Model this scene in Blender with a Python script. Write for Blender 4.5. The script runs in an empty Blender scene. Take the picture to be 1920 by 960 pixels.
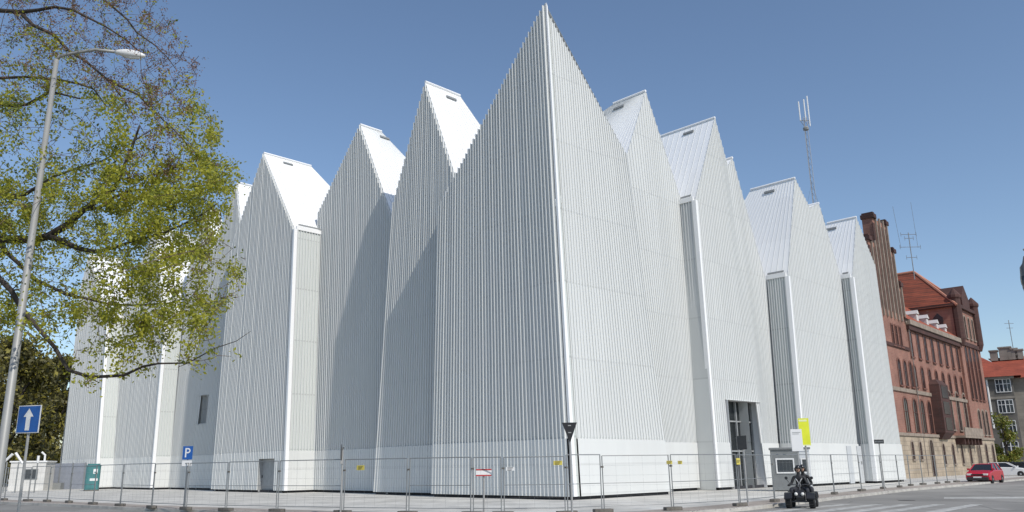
import bpy, bmesh, math, random
import numpy as np
from mathutils import Vector, Matrix
S = bpy.context.scene
COL = S.collection
R = math.radians
# ---------------------------------------------------------------- camera
FOC = 1525.0; TILT = R(14.48); ROLL = 0.014; EYE = 1.6
fw = Vector((0, math.cos(TILT), math.sin(TILT)))
r0 = Vector((1, 0, 0)); u0 = Vector((0, -math.sin(TILT), math.cos(TILT)))
rt = math.cos(ROLL)*r0 - math.sin(ROLL)*u0
up = math.sin(ROLL)*r0 + math.cos(ROLL)*u0
ORG = Vector((0, 0, EYE))
cam = bpy.data.cameras.new('camera'); co = bpy.data.objects.new('camera', cam); COL.objects.link(co)
m = Matrix((rt, up, -fw)).transposed().to_4x4(); m.translation = ORG
co.matrix_world = m
cam.sensor_width = 36; cam.lens = 36*FOC/1920; cam.clip_end = 6000; cam.clip_start = 0.1
S.camera = co
S.render.resolution_x = 1024; S.render.resolution_y = 512
# ---------------------------------------------------------------- sun and sky
SUN_AZ = R(144.0); SUN_EL = R(44.0)          # azimuth clockwise from +Y
w = bpy.data.worlds.new('World'); S.world = w; w.use_nodes = True
nt = w.node_tree; bg = nt.nodes['Background']
sky = nt.nodes.new('ShaderNodeTexSky'); sky.sky_type = 'NISHITA'; sky.sun_disc = False
sky.sun_elevation = SUN_EL; sky.sun_rotation = SUN_AZ
sky.air_density = 1.0; sky.dust_density = 0.55; sky.ozone_density = 2.2
nt.links.new(sky.outputs[0], bg.inputs[0]); bg.inputs[1].default_value = 0.13
sl = bpy.data.lights.new('sun', 'SUN'); sl.energy = 3.2; sl.angle = R(0.5); sl.color = (1, 0.95, 0.88)
so = bpy.data.objects.new('sun', sl); COL.objects.link(so)
sd = Vector((math.sin(SUN_AZ)*math.cos(SUN_EL), math.cos(SUN_AZ)*math.cos(SUN_EL), math.sin(SUN_EL)))
so.rotation_euler = sd.to_track_quat('Z', 'Y').to_euler(); so.location = sd*80
S.view_settings.view_transform = 'Standard'; S.view_settings.look = 'None'
S.view_settings.exposure = 0.08; S.view_settings.gamma = 1
# ---------------------------------------------------------------- helpers
def ray(px, py): return fw*FOC + (px-960)*rt - (py-480)*up
def onplane(px, py, p, n):
    d = ray(px, py); return ORG + d*((Vector(p)-ORG).dot(n)/d.dot(n))
def gnd(px, py, z=0.0): return onplane(px, py, (0, 0, z), Vector((0, 0, 1)))
def atdist(px, py, y):      # the point seen at px,py standing y metres away
    return onplane(px, py, (0, y, 0), Vector((0, 1, 0)))
def proj(p):
    v = Vector(p)-ORG; return 960+FOC*v.dot(rt)/v.dot(fw), 480-FOC*v.dot(up)/v.dot(fw)
class MB:
    def __init__(s): s.v = []; s.f = []; s.mi = []
    def add(s, vs, fs, mi=0):
        b = len(s.v); s.v += [tuple(x) for x in vs]; s.f += [tuple(b+i for i in f) for f in fs]; s.mi += [mi]*len(fs)
        return s
    def quad(s, a, b, c, d, mi=0): return s.add([a, b, c, d], [(0, 1, 2, 3)], mi)
    def box(s, x0, x1, y0, y1, z0, z1, mi=0, M=None):
        vs = [Vector((x, y, z)) for z in (z0, z1) for y in (y0, y1) for x in (x0, x1)]
        if M is not None: vs = [M @ v for v in vs]
        return s.add(vs, [(0, 2, 3, 1), (4, 5, 7, 6), (0, 1, 5, 4), (2, 6, 7, 3), (0, 4, 6, 2), (1, 3, 7, 5)], mi)
    def tube(s, pts, rad, n=8, mi=0, cap=True):
        pts = [Vector(p) for p in pts]
        if not hasattr(rad, '__len__'): rad = [rad]*len(pts)
        b = len(s.v); prev = None
        for i, p in enumerate(pts):
            d = (pts[min(i+1, len(pts)-1)]-pts[max(i-1, 0)]).normalized()
            if prev is None:
                a = Vector((0, 0, 1)) if abs(d.z) < .9 else Vector((1, 0, 0))
                e1 = d.cross(a).normalized()
            else:
                e1 = (prev - d*prev.dot(d)).normalized()
            prev = e1; e2 = d.cross(e1)
            for k in range(n):
                t = 2*math.pi*k/n; s.v.append(tuple(p+(e1*math.cos(t)+e2*math.sin(t))*rad[i]))
        for i in range(len(pts)-1):
            for k in range(n):
                s.f.append((b+i*n+k, b+i*n+(k+1) % n, b+(i+1)*n+(k+1) % n, b+(i+1)*n+k)); s.mi.append(mi)
        if cap:
            s.f.append(tuple(b+k for k in range(n))[::-1]); s.mi.append(mi)
            s.f.append(tuple(b+(len(pts)-1)*n+k for k in range(n))); s.mi.append(mi)
        return s
    def lathe(s, c, prof, n=16, mi=0, M=None):      # prof: (radius, z)
        b = len(s.v); c = Vector(c)
        for (q, z) in prof:
            for k in range(n):
                t = 2*math.pi*k/n; v = Vector((q*math.cos(t), q*math.sin(t), z))
                if M is not None: v = M @ v
                s.v.append(tuple(c+v))
        for i in range(len(prof)-1):
            for k in range(n):
                s.f.append((b+i*n+k, b+i*n+(k+1) % n, b+(i+1)*n+(k+1) % n, b+(i+1)*n+k)); s.mi.append(mi)
        s.f.append(tuple(b+k for k in range(n))[::-1]); s.mi.append(mi)
        s.f.append(tuple(b+(len(prof)-1)*n+k for k in range(n))); s.mi.append(mi)
        return s
    def prism(s, poly, z0, z1, mi=0, M=None):       # poly: list of (x,y) extruded in z
        n = len(poly); vs = [Vector((x, y, z0)) for x, y in poly]+[Vector((x, y, z1)) for x, y in poly]
        if M is not None: vs = [M @ v for v in vs]
        return s.add(vs, [tuple(range(n))[::-1], tuple(range(n, 2*n))]+[(i, (i+1) % n, n+(i+1) % n, n+i) for i in range(n)], mi)
    def build(s, name, mats, parent=None, loc=None, smooth=False, bevel=0):
        if not isinstance(mats, (list, tuple)): mats = [mats]
        me = bpy.data.meshes.new(name)
        vs = s.v
        if loc is not None: vs = [tuple(Vector(v)-Vector(loc)) for v in vs]
        me.from_pydata(vs, [], s.f)
        for mm in mats: me.materials.append(mm)
        if len(mats) > 1: me.polygons.foreach_set('material_index', s.mi)
        if smooth: me.polygons.foreach_set('use_smooth', [True]*len(me.polygons))
        me.update()
        o = bpy.data.objects.new(name, me); COL.objects.link(o)
        if parent is not None: o.parent = parent
        if loc is not None: o.location = loc
        if bevel:
            b = o.modifiers.new('b', 'BEVEL'); b.width = bevel; b.segments = 2; b.limit_method = 'ANGLE'
        return o
def tag(o, label=None, cat=None, group=None, kind=None):
    if label: o['label'] = label
    if cat: o['category'] = cat
    if group: o['group'] = group
    if kind: o['kind'] = kind
    return o
def empty(name, loc=(0, 0, 0), rz=0.0):
    o = bpy.data.objects.new(name, None); COL.objects.link(o); o.location = loc; o.rotation_euler = (0, 0, rz)
    o.empty_display_size = .3; return o
def kids(o): return [c for c in bpy.data.objects if c.parent == o]
def copy_tree(o, parent=None):
    c = o.copy(); COL.objects.link(c); c.parent = parent
    for ch in kids(o): copy_tree(ch, c)
    return c
def mat(name, col, rough=.6, metal=0.0, noise=0.0, nscale=3.0, bump=0.0, spec=.5, vstreak=False, col2=None, trans=0, emit=0, detail=5):
    M_ = bpy.data.materials.new(name); M_.use_nodes = True; n = M_.node_tree; b = n.nodes['Principled BSDF']
    b.inputs['Base Color'].default_value = (*col, 1); b.inputs['Roughness'].default_value = rough
    b.inputs['Metallic'].default_value = metal; b.inputs['Specular IOR Level'].default_value = spec
    if noise or col2:
        tc = n.nodes.new('ShaderNodeTexCoord'); mp = n.nodes.new('ShaderNodeMapping')
        n.links.new(tc.outputs['Object'], mp.inputs[0])
        if vstreak: mp.inputs['Scale'].default_value = (1, 1, .12)
        tx = n.nodes.new('ShaderNodeTexNoise'); tx.inputs['Scale'].default_value = nscale; tx.inputs['Detail'].default_value = detail
        n.links.new(mp.outputs[0], tx.inputs[0])
        cr = n.nodes.new('ShaderNodeValToRGB'); n.links.new(tx.outputs[0], cr.inputs[0])
        c2 = col2 if col2 else tuple(min(1, x*(1-noise)) for x in col)
        c1 = col if col2 else tuple(min(1, x*(1+noise)) for x in col)
        cr.color_ramp.elements[0].position = .32; cr.color_ramp.elements[1].position = .68
        cr.color_ramp.elements[0].color = (*c2, 1); cr.color_ramp.elements[1].color = (*c1, 1)
        n.links.new(cr.outputs[0], b.inputs['Base Color'])
        if bump:
            bp = n.nodes.new('ShaderNodeBump'); bp.inputs['Strength'].default_value = bump; bp.inputs['Distance'].default_value = .02
            n.links.new(tx.outputs[0], bp.inputs['Height']); n.links.new(bp.outputs[0], b.inputs['Normal'])
    if emit: b.inputs['Emission Strength'].default_value = emit; b.inputs['Emission Color'].default_value = (*col, 1)
    return M_
def panel_mat(name, col, dz=3.9, z0=2.85, rough=.45, jd=.88, streak=.06):
    """coated metal panels with horizontal joints every dz metres, faint vertical dirt streaks"""
    M_ = bpy.data.materials.new(name); M_.use_nodes = True; n = M_.node_tree; b = n.nodes['Principled BSDF']
    b.inputs['Roughness'].default_value = rough
    tc = n.nodes.new('ShaderNodeTexCoord'); sx = n.nodes.new('ShaderNodeSeparateXYZ'); n.links.new(tc.outputs['Object'], sx.inputs[0])
    def mth(op, a, bb=None):
        q = n.nodes.new('ShaderNodeMath'); q.operation = op
        for i, x in enumerate((a, bb)):
            if x is None: continue
            if isinstance(x, (int, float)): q.inputs[i].default_value = x
            else: n.links.new(x, q.inputs[i])
        return q.outputs[0]
    fr = mth('FRACT', mth('DIVIDE', mth('SUBTRACT', sx.outputs[2], z0-100*dz), dz))
    line = mth('LESS_THAN', mth('MULTIPLY', fr, dz), .10)
    mp = n.nodes.new('ShaderNodeMapping'); mp.inputs['Scale'].default_value = (1.6, 1.6, .10); n.links.new(tc.outputs['Object'], mp.inputs[0])
    tx = n.nodes.new('ShaderNodeTexNoise'); tx.inputs['Scale'].default_value = 1.0; tx.inputs['Detail'].default_value = 4; n.links.new(mp.outputs[0], tx.inputs[0])
    cell = mth('FLOOR', mth('DIVIDE', mth('SUBTRACT', sx.outputs[2], z0), dz))
    ca = mth('FLOOR', mth('MULTIPLY', mth('SUBTRACT', sx.outputs[0], sx.outputs[1]), .566)); cb_ = mth('FLOOR', mth('MULTIPLY', mth('ADD', sx.outputs[0], sx.outputs[1]), .566))
    cell = mth('ADD', mth('MULTIPLY', cell, 7.31), mth('ADD', mth('MULTIPLY', ca, 3.17), mth('MULTIPLY', cb_, 1.73)))
    wn = n.nodes.new('ShaderNodeTexWhiteNoise'); wn.noise_dimensions = '1D'; n.links.new(cell, wn.inputs['W'])
    v = mth('ADD', 1.0-streak*1.2, mth('MULTIPLY', tx.outputs[0], streak*2))
    v = mth('MULTIPLY', v, mth('ADD', .93, mth('MULTIPLY', wn.outputs[0], .07)))
    v = mth('MULTIPLY', v, mth('SUBTRACT', 1.0, mth('MULTIPLY', line, 1-jd)))
    mx = n.nodes.new('ShaderNodeMix'); mx.data_type = 'RGBA'; mx.blend_type = 'MULTIPLY'; mx.inputs[0].default_value = 1
    mx.inputs[6].default_value = (*col, 1)
    cc = n.nodes.new('ShaderNodeCombineColor')
    for i in range(3): n.links.new(v, cc.inputs[i])
    n.links.new(cc.outputs[0], mx.inputs[7]); n.links.new(mx.outputs[2], b.inputs['Base Color'])
    return M_
MT = dict(
    white=panel_mat('white_ribbed_metal', (.635, .65, .635)),
    rib=mat('white_rib', (.675, .685, .67), .4),
    low=panel_mat('white_base_panel', (.68, .69, .67), dz=1.4, z0=.2, jd=.9, streak=.05),
    trim=mat('white_trim', (.85, .85, .84), .35),
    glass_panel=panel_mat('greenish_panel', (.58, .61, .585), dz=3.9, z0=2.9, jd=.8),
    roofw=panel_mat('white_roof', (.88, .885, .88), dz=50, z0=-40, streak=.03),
    dark=mat('dark_gap', (.03, .03, .035), .7),
    grey=mat('grey_metal', (.32, .33, .33), .5, noise=.1),
    vent=mat('vent_grey', (.22, .23, .23), .6),
)
# ---------------------------------------------------------------- frames of the two street fronts
K = gnd(1072, 938)
uL = Vector((math.sin(R(-45)), math.cos(R(-45)), 0)); uR = Vector((math.sin(R(45)), math.cos(R(45)), 0))
nL = -uR; nR = -uL
Z = Vector((0, 0, 1))
def LW(t, o, z): return K + uL*t - nL*o + Z*z        # left street front: t along, o inwards
def RW(t, o, z): return K + uR*t - nR*o + Z*z
def LPx(px, py, o):
    q = onplane(px, py, K-nL*o, nL); return (q-K).dot(uL), q.z
def RPx(px, py, o):
    q = onplane(px, py, K-nR*o, nR); return (q-K).dot(uR), q.z
# ---------------------------------------------------------------- concert hall
hall = empty('concert_hall', K)
tag(hall, 'tall white ribbed hall with a row of sharp gables filling the middle of the scene', 'building')
def H(mb, name, mats, parent=None, **k):
    """build a mesh whose origin is the hall's foot, under the hall or under one of its parts"""
    o = mb.build(name, mats, hall if parent is None else parent, **k)
    o.matrix_parent_inverse = Matrix.Identity(4)
    if parent is None: o.location = -K          # meshes are written in world metres
    return o
Z0 = 0.16
def lerp(a, b, s): return a+(b-a)*s
def topat(top, s):
    """top: list of (s, point)"""
    for (s0, p0), (s1, p1) in zip(top, top[1:]):
        if s <= s1+1e-9: return p0.lerp(p1, (s-s0)/max(1e-9, s1-s0))
    return top[-1][1]
def ribbed(mb, b0, b1, top, n_out, pitch, depth=.11, wid=.05, holes=(), low=2.85, lowproud=.075, phase=.5, mi=(0, 1), minlen=.1):
    """a sheet from foot line b0-b1 up to the polyline top, with standing ribs; holes: (s0,s1,z0,z1)"""
    L = max((b1-b0).length, sum((Vector((q.x, q.y, 0))-Vector((p.x, p.y, 0))).length for (_, p), (_, q) in zip(top, top[1:]))); n = max(1, int(round(L/pitch)))
    ss = set([0.0, 1.0]+[s for s, _ in top])
    for h in holes: ss |= {h[0], h[1]}
    for i in range(n): ss.add((i+phase)/n)
    ss = sorted(ss); ss = [s for i, s in enumerate(ss) if i == 0 or s-ss[i-1] > 1e-5]
    def col(s):
        a = b0.lerp(b1, s); c = topat(top, s); return a, c
    def at(s, z):
        a, c = col(s); h = c.z-a.z
        k = (z-a.z)/max(1e-6, h); return a.lerp(c, min(1, max(0, k)))
    def spans(s):
        a, c = col(s); zz = [(a.z, c.z)]
        for h in holes:
            if h[0]-1e-6 < s < h[1]+1e-6:
                out = []
                for (p, q) in zz:
                    if h[2] > p+.02: out.append((p, min(q, h[2])))
                    if h[3] < q-.02: out.append((max(p, h[3]), q))
                zz = out
        return zz
    for s0, s1 in zip(ss, ss[1:]):
        sm = (s0+s1)/2
        a0, c0 = col(s0); a1, c1 = col(s1)
        hz = [h for h in holes if h[0]-1e-6 < sm < h[1]+1e-6]
        cuts0 = [a0.z]; cuts1 = [a1.z]
        segs = []
        lo0 = a0.z; lo1 = a1.z
        for h in hz:
            if h[2] > a0.z+.02: segs.append((lo0, h[2], lo1, h[2]))
            lo0 = lo1 = h[3]
        segs.append((lo0, c0.z, lo1, c1.z))
        for (p0, q0, p1, q1) in segs:
            off = Vector((0, 0, 0))
            if low and p0 < low-.05 and q0 > low+.05:
                e = n_out*lowproud
                A = at(s0, p0)+e; B = at(s1, p1)+e; C = at(s1, low)+e; D = at(s0, low)+e
                mb.quad(A, B, C, D, 2)
                mb.quad(D, C, at(s1, low), at(s0, low), 2)
                mb.quad(at(s0, low), at(s1, low), at(s1, q1), at(s0, q0), mi[0])
            else:
                e = n_out*lowproud if (low and q0 <= low+.05) else off
                mb.quad(at(s0, p0)+e, at(s1, p1)+e, at(s1, q1)+e, at(s0, q0)+e, mi[0] if e.length == 0 else 2)
    tdir = (b1-b0).normalized()*wid/2; jr = random.Random(int(abs(b0.x*37+b0.y*11)*10))
    for i in range(n):
        s = min(1, max(0, (i+phase+jr.uniform(-.02, .02))/n)); depth_ = depth*jr.uniform(.88, 1.08)
        for (p, q) in spans(s):
            if q-p < minlen: continue
            A = at(s, p); B = at(s, q); e = n_out*depth_; B = B+(B-A).normalized()*.07
            mb.add([A-tdir, A+tdir, A+tdir+e, A-tdir+e, B-tdir, B+tdir, B+tdir+e, B-tdir+e],
                   [(3, 2, 6, 7), (0, 3, 7, 4), (2, 1, 5, 6), (4, 7, 6, 5)], mi[1])
def slope_roof(mb, P0, P1, Q1, Q0, pitch=.5, h=.02, wid=.03, mi=(0, 1)):
    """roof plane: ridge P0(front)->P1(rear), eave Q0(front)->Q1(rear), standing seams from ridge to eave"""
    mb.quad(P0, P1, Q1, Q0, mi[0])
    n = (P1-P0).cross(Q0-P0)
    if n.z < 0: n = -n
    n.normalize()
    L = (Q1-Q0).length; k = max(2, int(L/pitch))
    for i in range(k+1):
        s = i/k; a = P0.lerp(P1, s); b = Q0.lerp(Q1, s)
        d = (P1-P0).normalized()*wid/2; e = n*h
        mb.add([a-d, a+d, b+d, b-d, a-d+e, a+d+e, b+d+e, b-d+e], [(4, 5, 6, 7), (0, 4, 7, 3), (1, 2, 6, 5), (3, 7, 6, 2)], mi[1])
def plinth(a, b, n_out, parent):
    q = MB(); e = -n_out*.14
    q.add([a+e, b+e, b+e+Z*(Z0+.03)-Z*b.z, a+e+Z*(Z0+.03)-Z*a.z], [(0, 1, 2, 3)]); return H(q, 'plinth_gap', MT['dark'], parent)
def bay(W, nn, inn, o, base, eave_s, peak, eave_e, pitch=.25, holes=(), ridge_px=None, rear_px=None, depth=14, vis=1,
        side_s=None, side_depth=0, label=None, name='gabled_bay', vent=True, side_mat=('white', 'rib'), ob=None, sidepitch=.25):
    """one pleat of the street front. base=(t0,t1); eave_s,peak,eave_e=(t,z) (optionally o); vis = which slope (1: start side, t0)"""
    t0, t1 = base
    def PT(x): return W(x[0], x[2] if len(x) > 2 else o, x[1])
    b0 = W(t0, o, Z0); b1 = W(t1, o, Z0)
    es, pk, ee = PT(eave_s), PT(peak), PT(eave_e)
    sp = (peak[0]-eave_s[0])/(eave_e[0]-eave_s[0])
    mb = MB(); ribbed(mb, b0, b1, [(0, es), (sp, pk), (1, ee)], nn, pitch, holes=holes, depth=.11 if W is LW else .045, wid=.05 if W is LW else .055)
    part = H(mb, name, [MT['white'], MT['rib'], MT['low']])
    if label: part['label'] = label
    # roof: ridge runs inwards
    rd = depth; re = depth
    if ridge_px:
        best = min((abs(proj(pk+inn*d*.05)[0]-ridge_px), d*.05) for d in range(1, 800)); rd = best[1]
    P1 = pk+inn*rd
    roof = MB()
    for side, ev in ((1, es), (-1, ee)):
        nrm = (P1-pk).cross(ev-pk)
        if rear_px and side == vis:
            q = onplane(rear_px[0], rear_px[1], pk, nrm); d = q-P1
            k = (ev.z-P1.z)/d.z if d.z < -.05 else 1
            Q1 = P1+d*k
            back = (Q1-ev).dot(inn)
        else:
            Q1 = None
        if Q1 is None:
            Q1 = ev+inn*(rd+1.5)
        slope_roof(roof, pk, P1, Q1, ev, pitch=.45, mi=(0, 1))
        if side == 1: Qs = Q1
        else: Qe = Q1
    ro = H(roof, 'roof', [MT['roofw'], MT['rib']], part)
    body = MB()
    gs = lambda p: Vector((p.x, p.y, 0.02))
    body.quad(gs(es), gs(Qs), Qs, es)
    body.quad(gs(ee), gs(Qe), Qe, ee)
    body.add([gs(Qs), gs(Qe), Qe, P1, Qs], [(0, 1, 2, 3, 4)])
    H(body, 'body_wall', MT['white'], part)
    # ridge flashing
    rf = MB(); rf.tube([pk-inn*.03+Z*.06, P1+Z*.06], .09, 6); H(rf, 'ridge_flashing', MT['trim'], ro)
    if vent:
        e_ = es if vis == 1 else ee; dn = (e_-pk).normalized(); a = pk+inn*1.6+dn*.55; nv = inn.cross(dn); nv = nv if nv.z > 0 else -nv
        vb = MB(); b_ = [a, a+inn*.85, a+inn*.85+dn*.18, a+dn*.18]
        vb.add(b_+[x+nv*.1 for x in b_], [(4, 5, 6, 7), (0, 1, 5, 4), (1, 2, 6, 5), (2, 3, 7, 6), (3, 0, 4, 7)]); H(vb, 'ridge_vent', MT['vent'], ro)
    plinth(Vector((b0.x, b0.y, 0)), Vector((b1.x, b1.y, 0)), nn, part)
    if side_depth:
        # flank wall at the t0 end, running inwards from the front to the recessed neighbour
        sn = -(W(1, 0, 0)-W(0, 0, 0)).normalized()
        sw = MB(); ribbed(sw, b0+inn*.12, b0+inn*side_depth, [(0, es+inn*.12-Z*.02), (1, es+inn*side_depth-Z*.02)], sn, sidepitch, depth=.08, mi=(0, 1))
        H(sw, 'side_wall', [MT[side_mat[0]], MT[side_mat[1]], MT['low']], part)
        plinth(Vector((b0.x, b0.y, 0)), Vector((b0.x, b0.y, 0))+inn*side_depth, sn, part)
        tr = MB(); a = b0; b = es
        e1 = nn*.13; e2 = sn*.13
        tr.add([a+e1+e2, a-e1*.0+e2-nn*.16, a-sn*.10+e1, b+e1+e2, b+e2-nn*.16, b-sn*.10+e1], [(0, 1, 4, 3), (0, 3, 5, 2), (3, 4, 5)]); H(tr, 'corner_trim', MT['trim'], part)
        gt = MB(); g0 = es+sn*.1+inn*.1; g1 = es+sn*.1+inn*(side_depth)
        gt.add([g0, g1, g1+Z*.3, g0+Z*.3, g0-sn*.12, g1-sn*.12, g1-sn*.12+Z*.3, g0-sn*.12+Z*.3], [(0, 1, 2, 3), (3, 2, 6, 7), (0, 3, 7, 4), (0, 4, 5, 1)]); H(gt, 'gutter', MT['trim'], ro)
        g2 = g0+Z*.34+inn*.15-sn*.02; g3 = g1+Z*.34-inn*.1-sn*.02
        gd = MB(); gd.add([g2, g3, g3+Z*.16-sn*.08, g2+Z*.16-sn*.08], [(0, 1, 2, 3)]); H(gd, 'snow_guard', MT['vent'], ro)
    return part
LI = uR; RI = uL
def L_(x, y, o): return LPx(x, y, o)
# --- left street front, from the corner outwards
APEX = LPx(1022, 6, 0)
e0 = LPx(822, 392, 0)
# corner bay: one apex on the corner edge, a face on each street
apexP = LW(APEX[0], 0, APEX[1])
mb = MB(); ribbed(mb, LW(0.05, 0, Z0), LW(10.35, 0, Z0), [(0, LW(APEX[0]+.03, 0, APEX[1]-.05)), (1, LW(e0[0], 0, e0[1]))], nL, .25)
cor = H(mb, 'corner_bay', [MT['white'], MT['rib'], MT['low']]); cor['label'] = 'tallest corner pleat rising to a sharp point over the street corner'
vR = RPx(1175, 292, 0)
mb = MB(); ribbed(mb, RW(0.62, 0, Z0), RW(8.1, 0, Z0), [(0, apexP+uR*.36-Z*.75), (1, RW(vR[0], 0, vR[1]))], nR, .25, depth=.05, wid=.055)
H(mb, 'right_face', [MT['white'], MT['rib'], MT['low']], cor)
tr = MB()   # bright corner fin standing proud, then a plain recessed strip
kb = Vector((K.x, K.y, Z0)); c_ = apexP
p0, p1, p2, p3 = kb, kb+nR*.16, kb+nR*.16+uR*.24, kb+uR*.24
q0, q1, q2, q3 = c_, c_+nR*.10, c_+nR*.10+uR*.10-Z*.2, c_+uR*.10-Z*.2
tr.add([p0, p1, p2, p3, q0, q1, q2, q3], [(0, 1, 5, 4), (1, 2, 6, 5), (2, 3, 7, 6), (4, 5, 6, 7)], 0)
tr.add([kb+uR*.24-nR*.02, kb+uR*.62-nR*.02, apexP+uR*.36-Z*.75-nR*.02, c_+uR*.10-nR*.02-Z*.2], [(0, 1, 2, 3)], 1)
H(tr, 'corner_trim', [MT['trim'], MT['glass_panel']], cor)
out = (nL+nR).normalized()
inn0 = K+uL*10.3+uR*9+Z*14
rf = MB(); A = c_; BL = LW(e0[0], 0, e0[1]); BR = RW(vR[0], 0, vR[1]); BR2 = BR+uL*8
rf.add([A, BL, BL+uR*6, BR+uL*9-Z*2, BR], [(0, 1, 2), (0, 2, 3), (0, 3, 4)]); H(rf, 'roof', MT['roofw'], cor)
bw = MB(); g = lambda p: Vector((p.x, p.y, .02)); BR = BR+uL*.7+uR*.2-Z*.5; BL = BL+uR*.2; p_ = BL+uR*6; q_ = BR+uL*9-Z*2
bw.quad(g(BL), g(p_), p_, BL); bw.quad(g(p_), g(q_), q_, p_); bw.quad(g(q_), g(BR), BR, q_); H(bw, 'body_wall', MT['white'], cor)
plinth(Vector((K.x, K.y, 0))+uL*.2, Vector((K.x, K.y, 0))+uL*10.3, nL, cor); plinth(Vector((K.x, K.y, 0))+uR*.2, Vector((K.x, K.y, 0))+uR*8.1, nR, cor)
pl = MB(); a = Vector((K.x, K.y, 0)); pl.tube([a+uL*.0-out*.25, a+Z*(Z0+.02)-out*.25], .1, 6); H(pl, 'plinth_gap', MT['dark'], cor)

o = 1.0
p = LPx(798, 155, o); l = LPx(737, 388, o); lb = LPx(701, 925, o)
bay(LW, nL, LI, o, (8.6, lb[0]), (9.3, p[1]-8.2), p, l, ridge_px=862, rear_px=(900, 235), label='second pleat left of the corner, tall and narrow')
o = 2.3
p = LPx(676, 235, o); l = LPx(597, 402, o)
bay(LW, nL, LI, o, (15.9, 27.2), (17.2, p[1]-9.4), p, (27.6, l[1]), ridge_px=715, rear_px=(760, 295), label='third pleat left of the corner, set back, with its base in shade')
o = 0.0
p = LPx(495, 288, o); r_ = LPx(553, 430, o); l = LPx(436, 462, o); rb = LPx(535, 900, o); lb = LPx(397, 915, o)
dr = [LPx(517, 865, o)[0], LPx(487, 865, o)[0]]; Lb = lb[0]-rb[0]
hs = [((dr[0]-rb[0])/Lb, (dr[1]-rb[0])/Lb, Z0, 2.35)]
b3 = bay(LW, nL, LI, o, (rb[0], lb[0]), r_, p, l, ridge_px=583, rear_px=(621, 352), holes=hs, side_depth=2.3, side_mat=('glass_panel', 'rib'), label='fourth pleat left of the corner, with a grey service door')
q = MB(); q.quad(LW(dr[0], .25, .05), LW(dr[1], .25, .05), LW(dr[1], .25, 2.35), LW(dr[0], .25, 2.35))
for t in dr: q.quad(LW(t, 0, .05), LW(t, .25, .05), LW(t, .25, 2.35), LW(t, -.08, 2.35))
q.quad(LW(dr[0], -.08, 2.35), LW(dr[1], -.08, 2.35), LW(dr[1], .25, 2.35), LW(dr[0], .25, 2.35))
dd = H(q, 'door', MT['grey'], b3)
q = MB(); q.tube([LW(dr[1]-.12, .2, 1.0), LW(dr[1]-.12, .2, 1.2)], .025, 6); H(q, 'door_handle', MT['dark'], b3)
o = 1.6
p = LPx(445, 343, o); v = LPx(402, 470, o)
w0 = LPx(390, 740, o); w1 = LPx(366, 797, o)
base4 = (37.5, 46.8); hs = [((w0[0]-37.6)/9.2, (w1[0]-37.6)/9.2, w1[1], w0[1])]
b4 = bay(LW, nL, LI, o, base4, (38.2, 19.5), p, v, holes=hs, depth=9, ridge_px=478, rear_px=(486, 400), pitch=.3, label='fifth pleat left of the corner, with a small recessed window')
q = MB(); dz = .55
for (ta, za), (tb, zb) in (((w0[0], w1[1]), (w1[0], w1[1])), ((w1[0], w1[1]), (w1[0], w0[1])), ((w1[0], w0[1]), (w0[0], w0[1])), ((w0[0], w0[1]), (w0[0], w1[1]))):
    q.quad(LW(ta, o-.09, za), LW(tb, o-.09, zb), LW(tb, o+dz, zb), LW(ta, o+dz, za))
H(q, 'window_reveal', MT['white'], b4)
q = MB(); q.quad(LW(w0[0], o+dz-.05, w1[1]), LW(w1[0], o+dz-.05, w1[1]), LW(w1[0], o+dz-.05, w0[1]), LW(w0[0], o+dz-.05, w0[1]))
H(q, 'window', mat('window_glass', (.10, .12, .14), .1), b4)
p = LPx(388, 392, o)
bay(LW, nL, LI, o, (46.8, 49.6), v, p, (49.4, 20.2), depth=9, ridge_px=412, rear_px=(420, 430), pitch=.3, label='sixth pleat left of the corner, behind the tree leaves')
o = 0.0
p = LPx(292, 428, o); r_ = LPx(306, 604, o); l = LPx(238, 560, o)
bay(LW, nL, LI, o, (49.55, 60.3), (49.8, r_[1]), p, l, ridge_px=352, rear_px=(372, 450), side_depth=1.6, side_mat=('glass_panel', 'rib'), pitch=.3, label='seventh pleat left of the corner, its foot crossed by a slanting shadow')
o = -1.55
p = LPx(168, 478, o); r_ = LPx(203, 594, o); l = LPx(149, 540, o); lb = LPx(113, 908, o); rb = LPx(183, 880, o)
bA = bay(LW, nL, LI, o, (rb[0], lb[0]), r_, p, (lb[0]+.9, l[1]), ridge_px=232, rear_px=(244, 530), side_depth=1.55, side_mat=('glass_panel', 'rib'), pitch=.3, label='leftmost pleat of the hall, half hidden by branches')
# --- right street front
ORE = 2.5
p = RPx(1210, 172, ORE); v = RPx(1175, 292, ORE); e = RPx(1278, 380, ORE)
v = (lerp(p[0], v[0], 1.35), lerp(p[1], v[1], 1.35))
eb = RPx(1310, 905, ORE)[0]; sb = RPx(1250, 900, ORE)[0]
bay(RW, nR, RI, ORE, (sb, eb), v, p, e, ridge_px=1150, rear_px=(1133, 208), label='second pleat right of the corner, just behind the corner pleat')
q = MB(); a_ = RW(7.9, .15, .05); b_ = RW(vR[0]-.2, .15, vR[1]-.6); q.quad(a_, a_+RI*4, b_+RI*4, b_); H(q, 'side_wall', MT['white'], cor)
o = (ORE-1.11)/1.04
l = RPx(1303, 376, o); lb = RPx(1345, 900, o); p = RPx(1340, 222, o); v = RPx(1364, 312, o)
d0 = RPx(1368, 750, o); d0b = RPx(1374, 900, o)[0]; d1b = RPx(1435, 895, o)[0]
be = RPx(1441, 895, o)[0]; Lb = be-lb[0]; DZ = d0[1]
hs = [((d0b-lb[0])/Lb, (d1b-lb[0])/Lb, Z0, DZ)]
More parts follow.
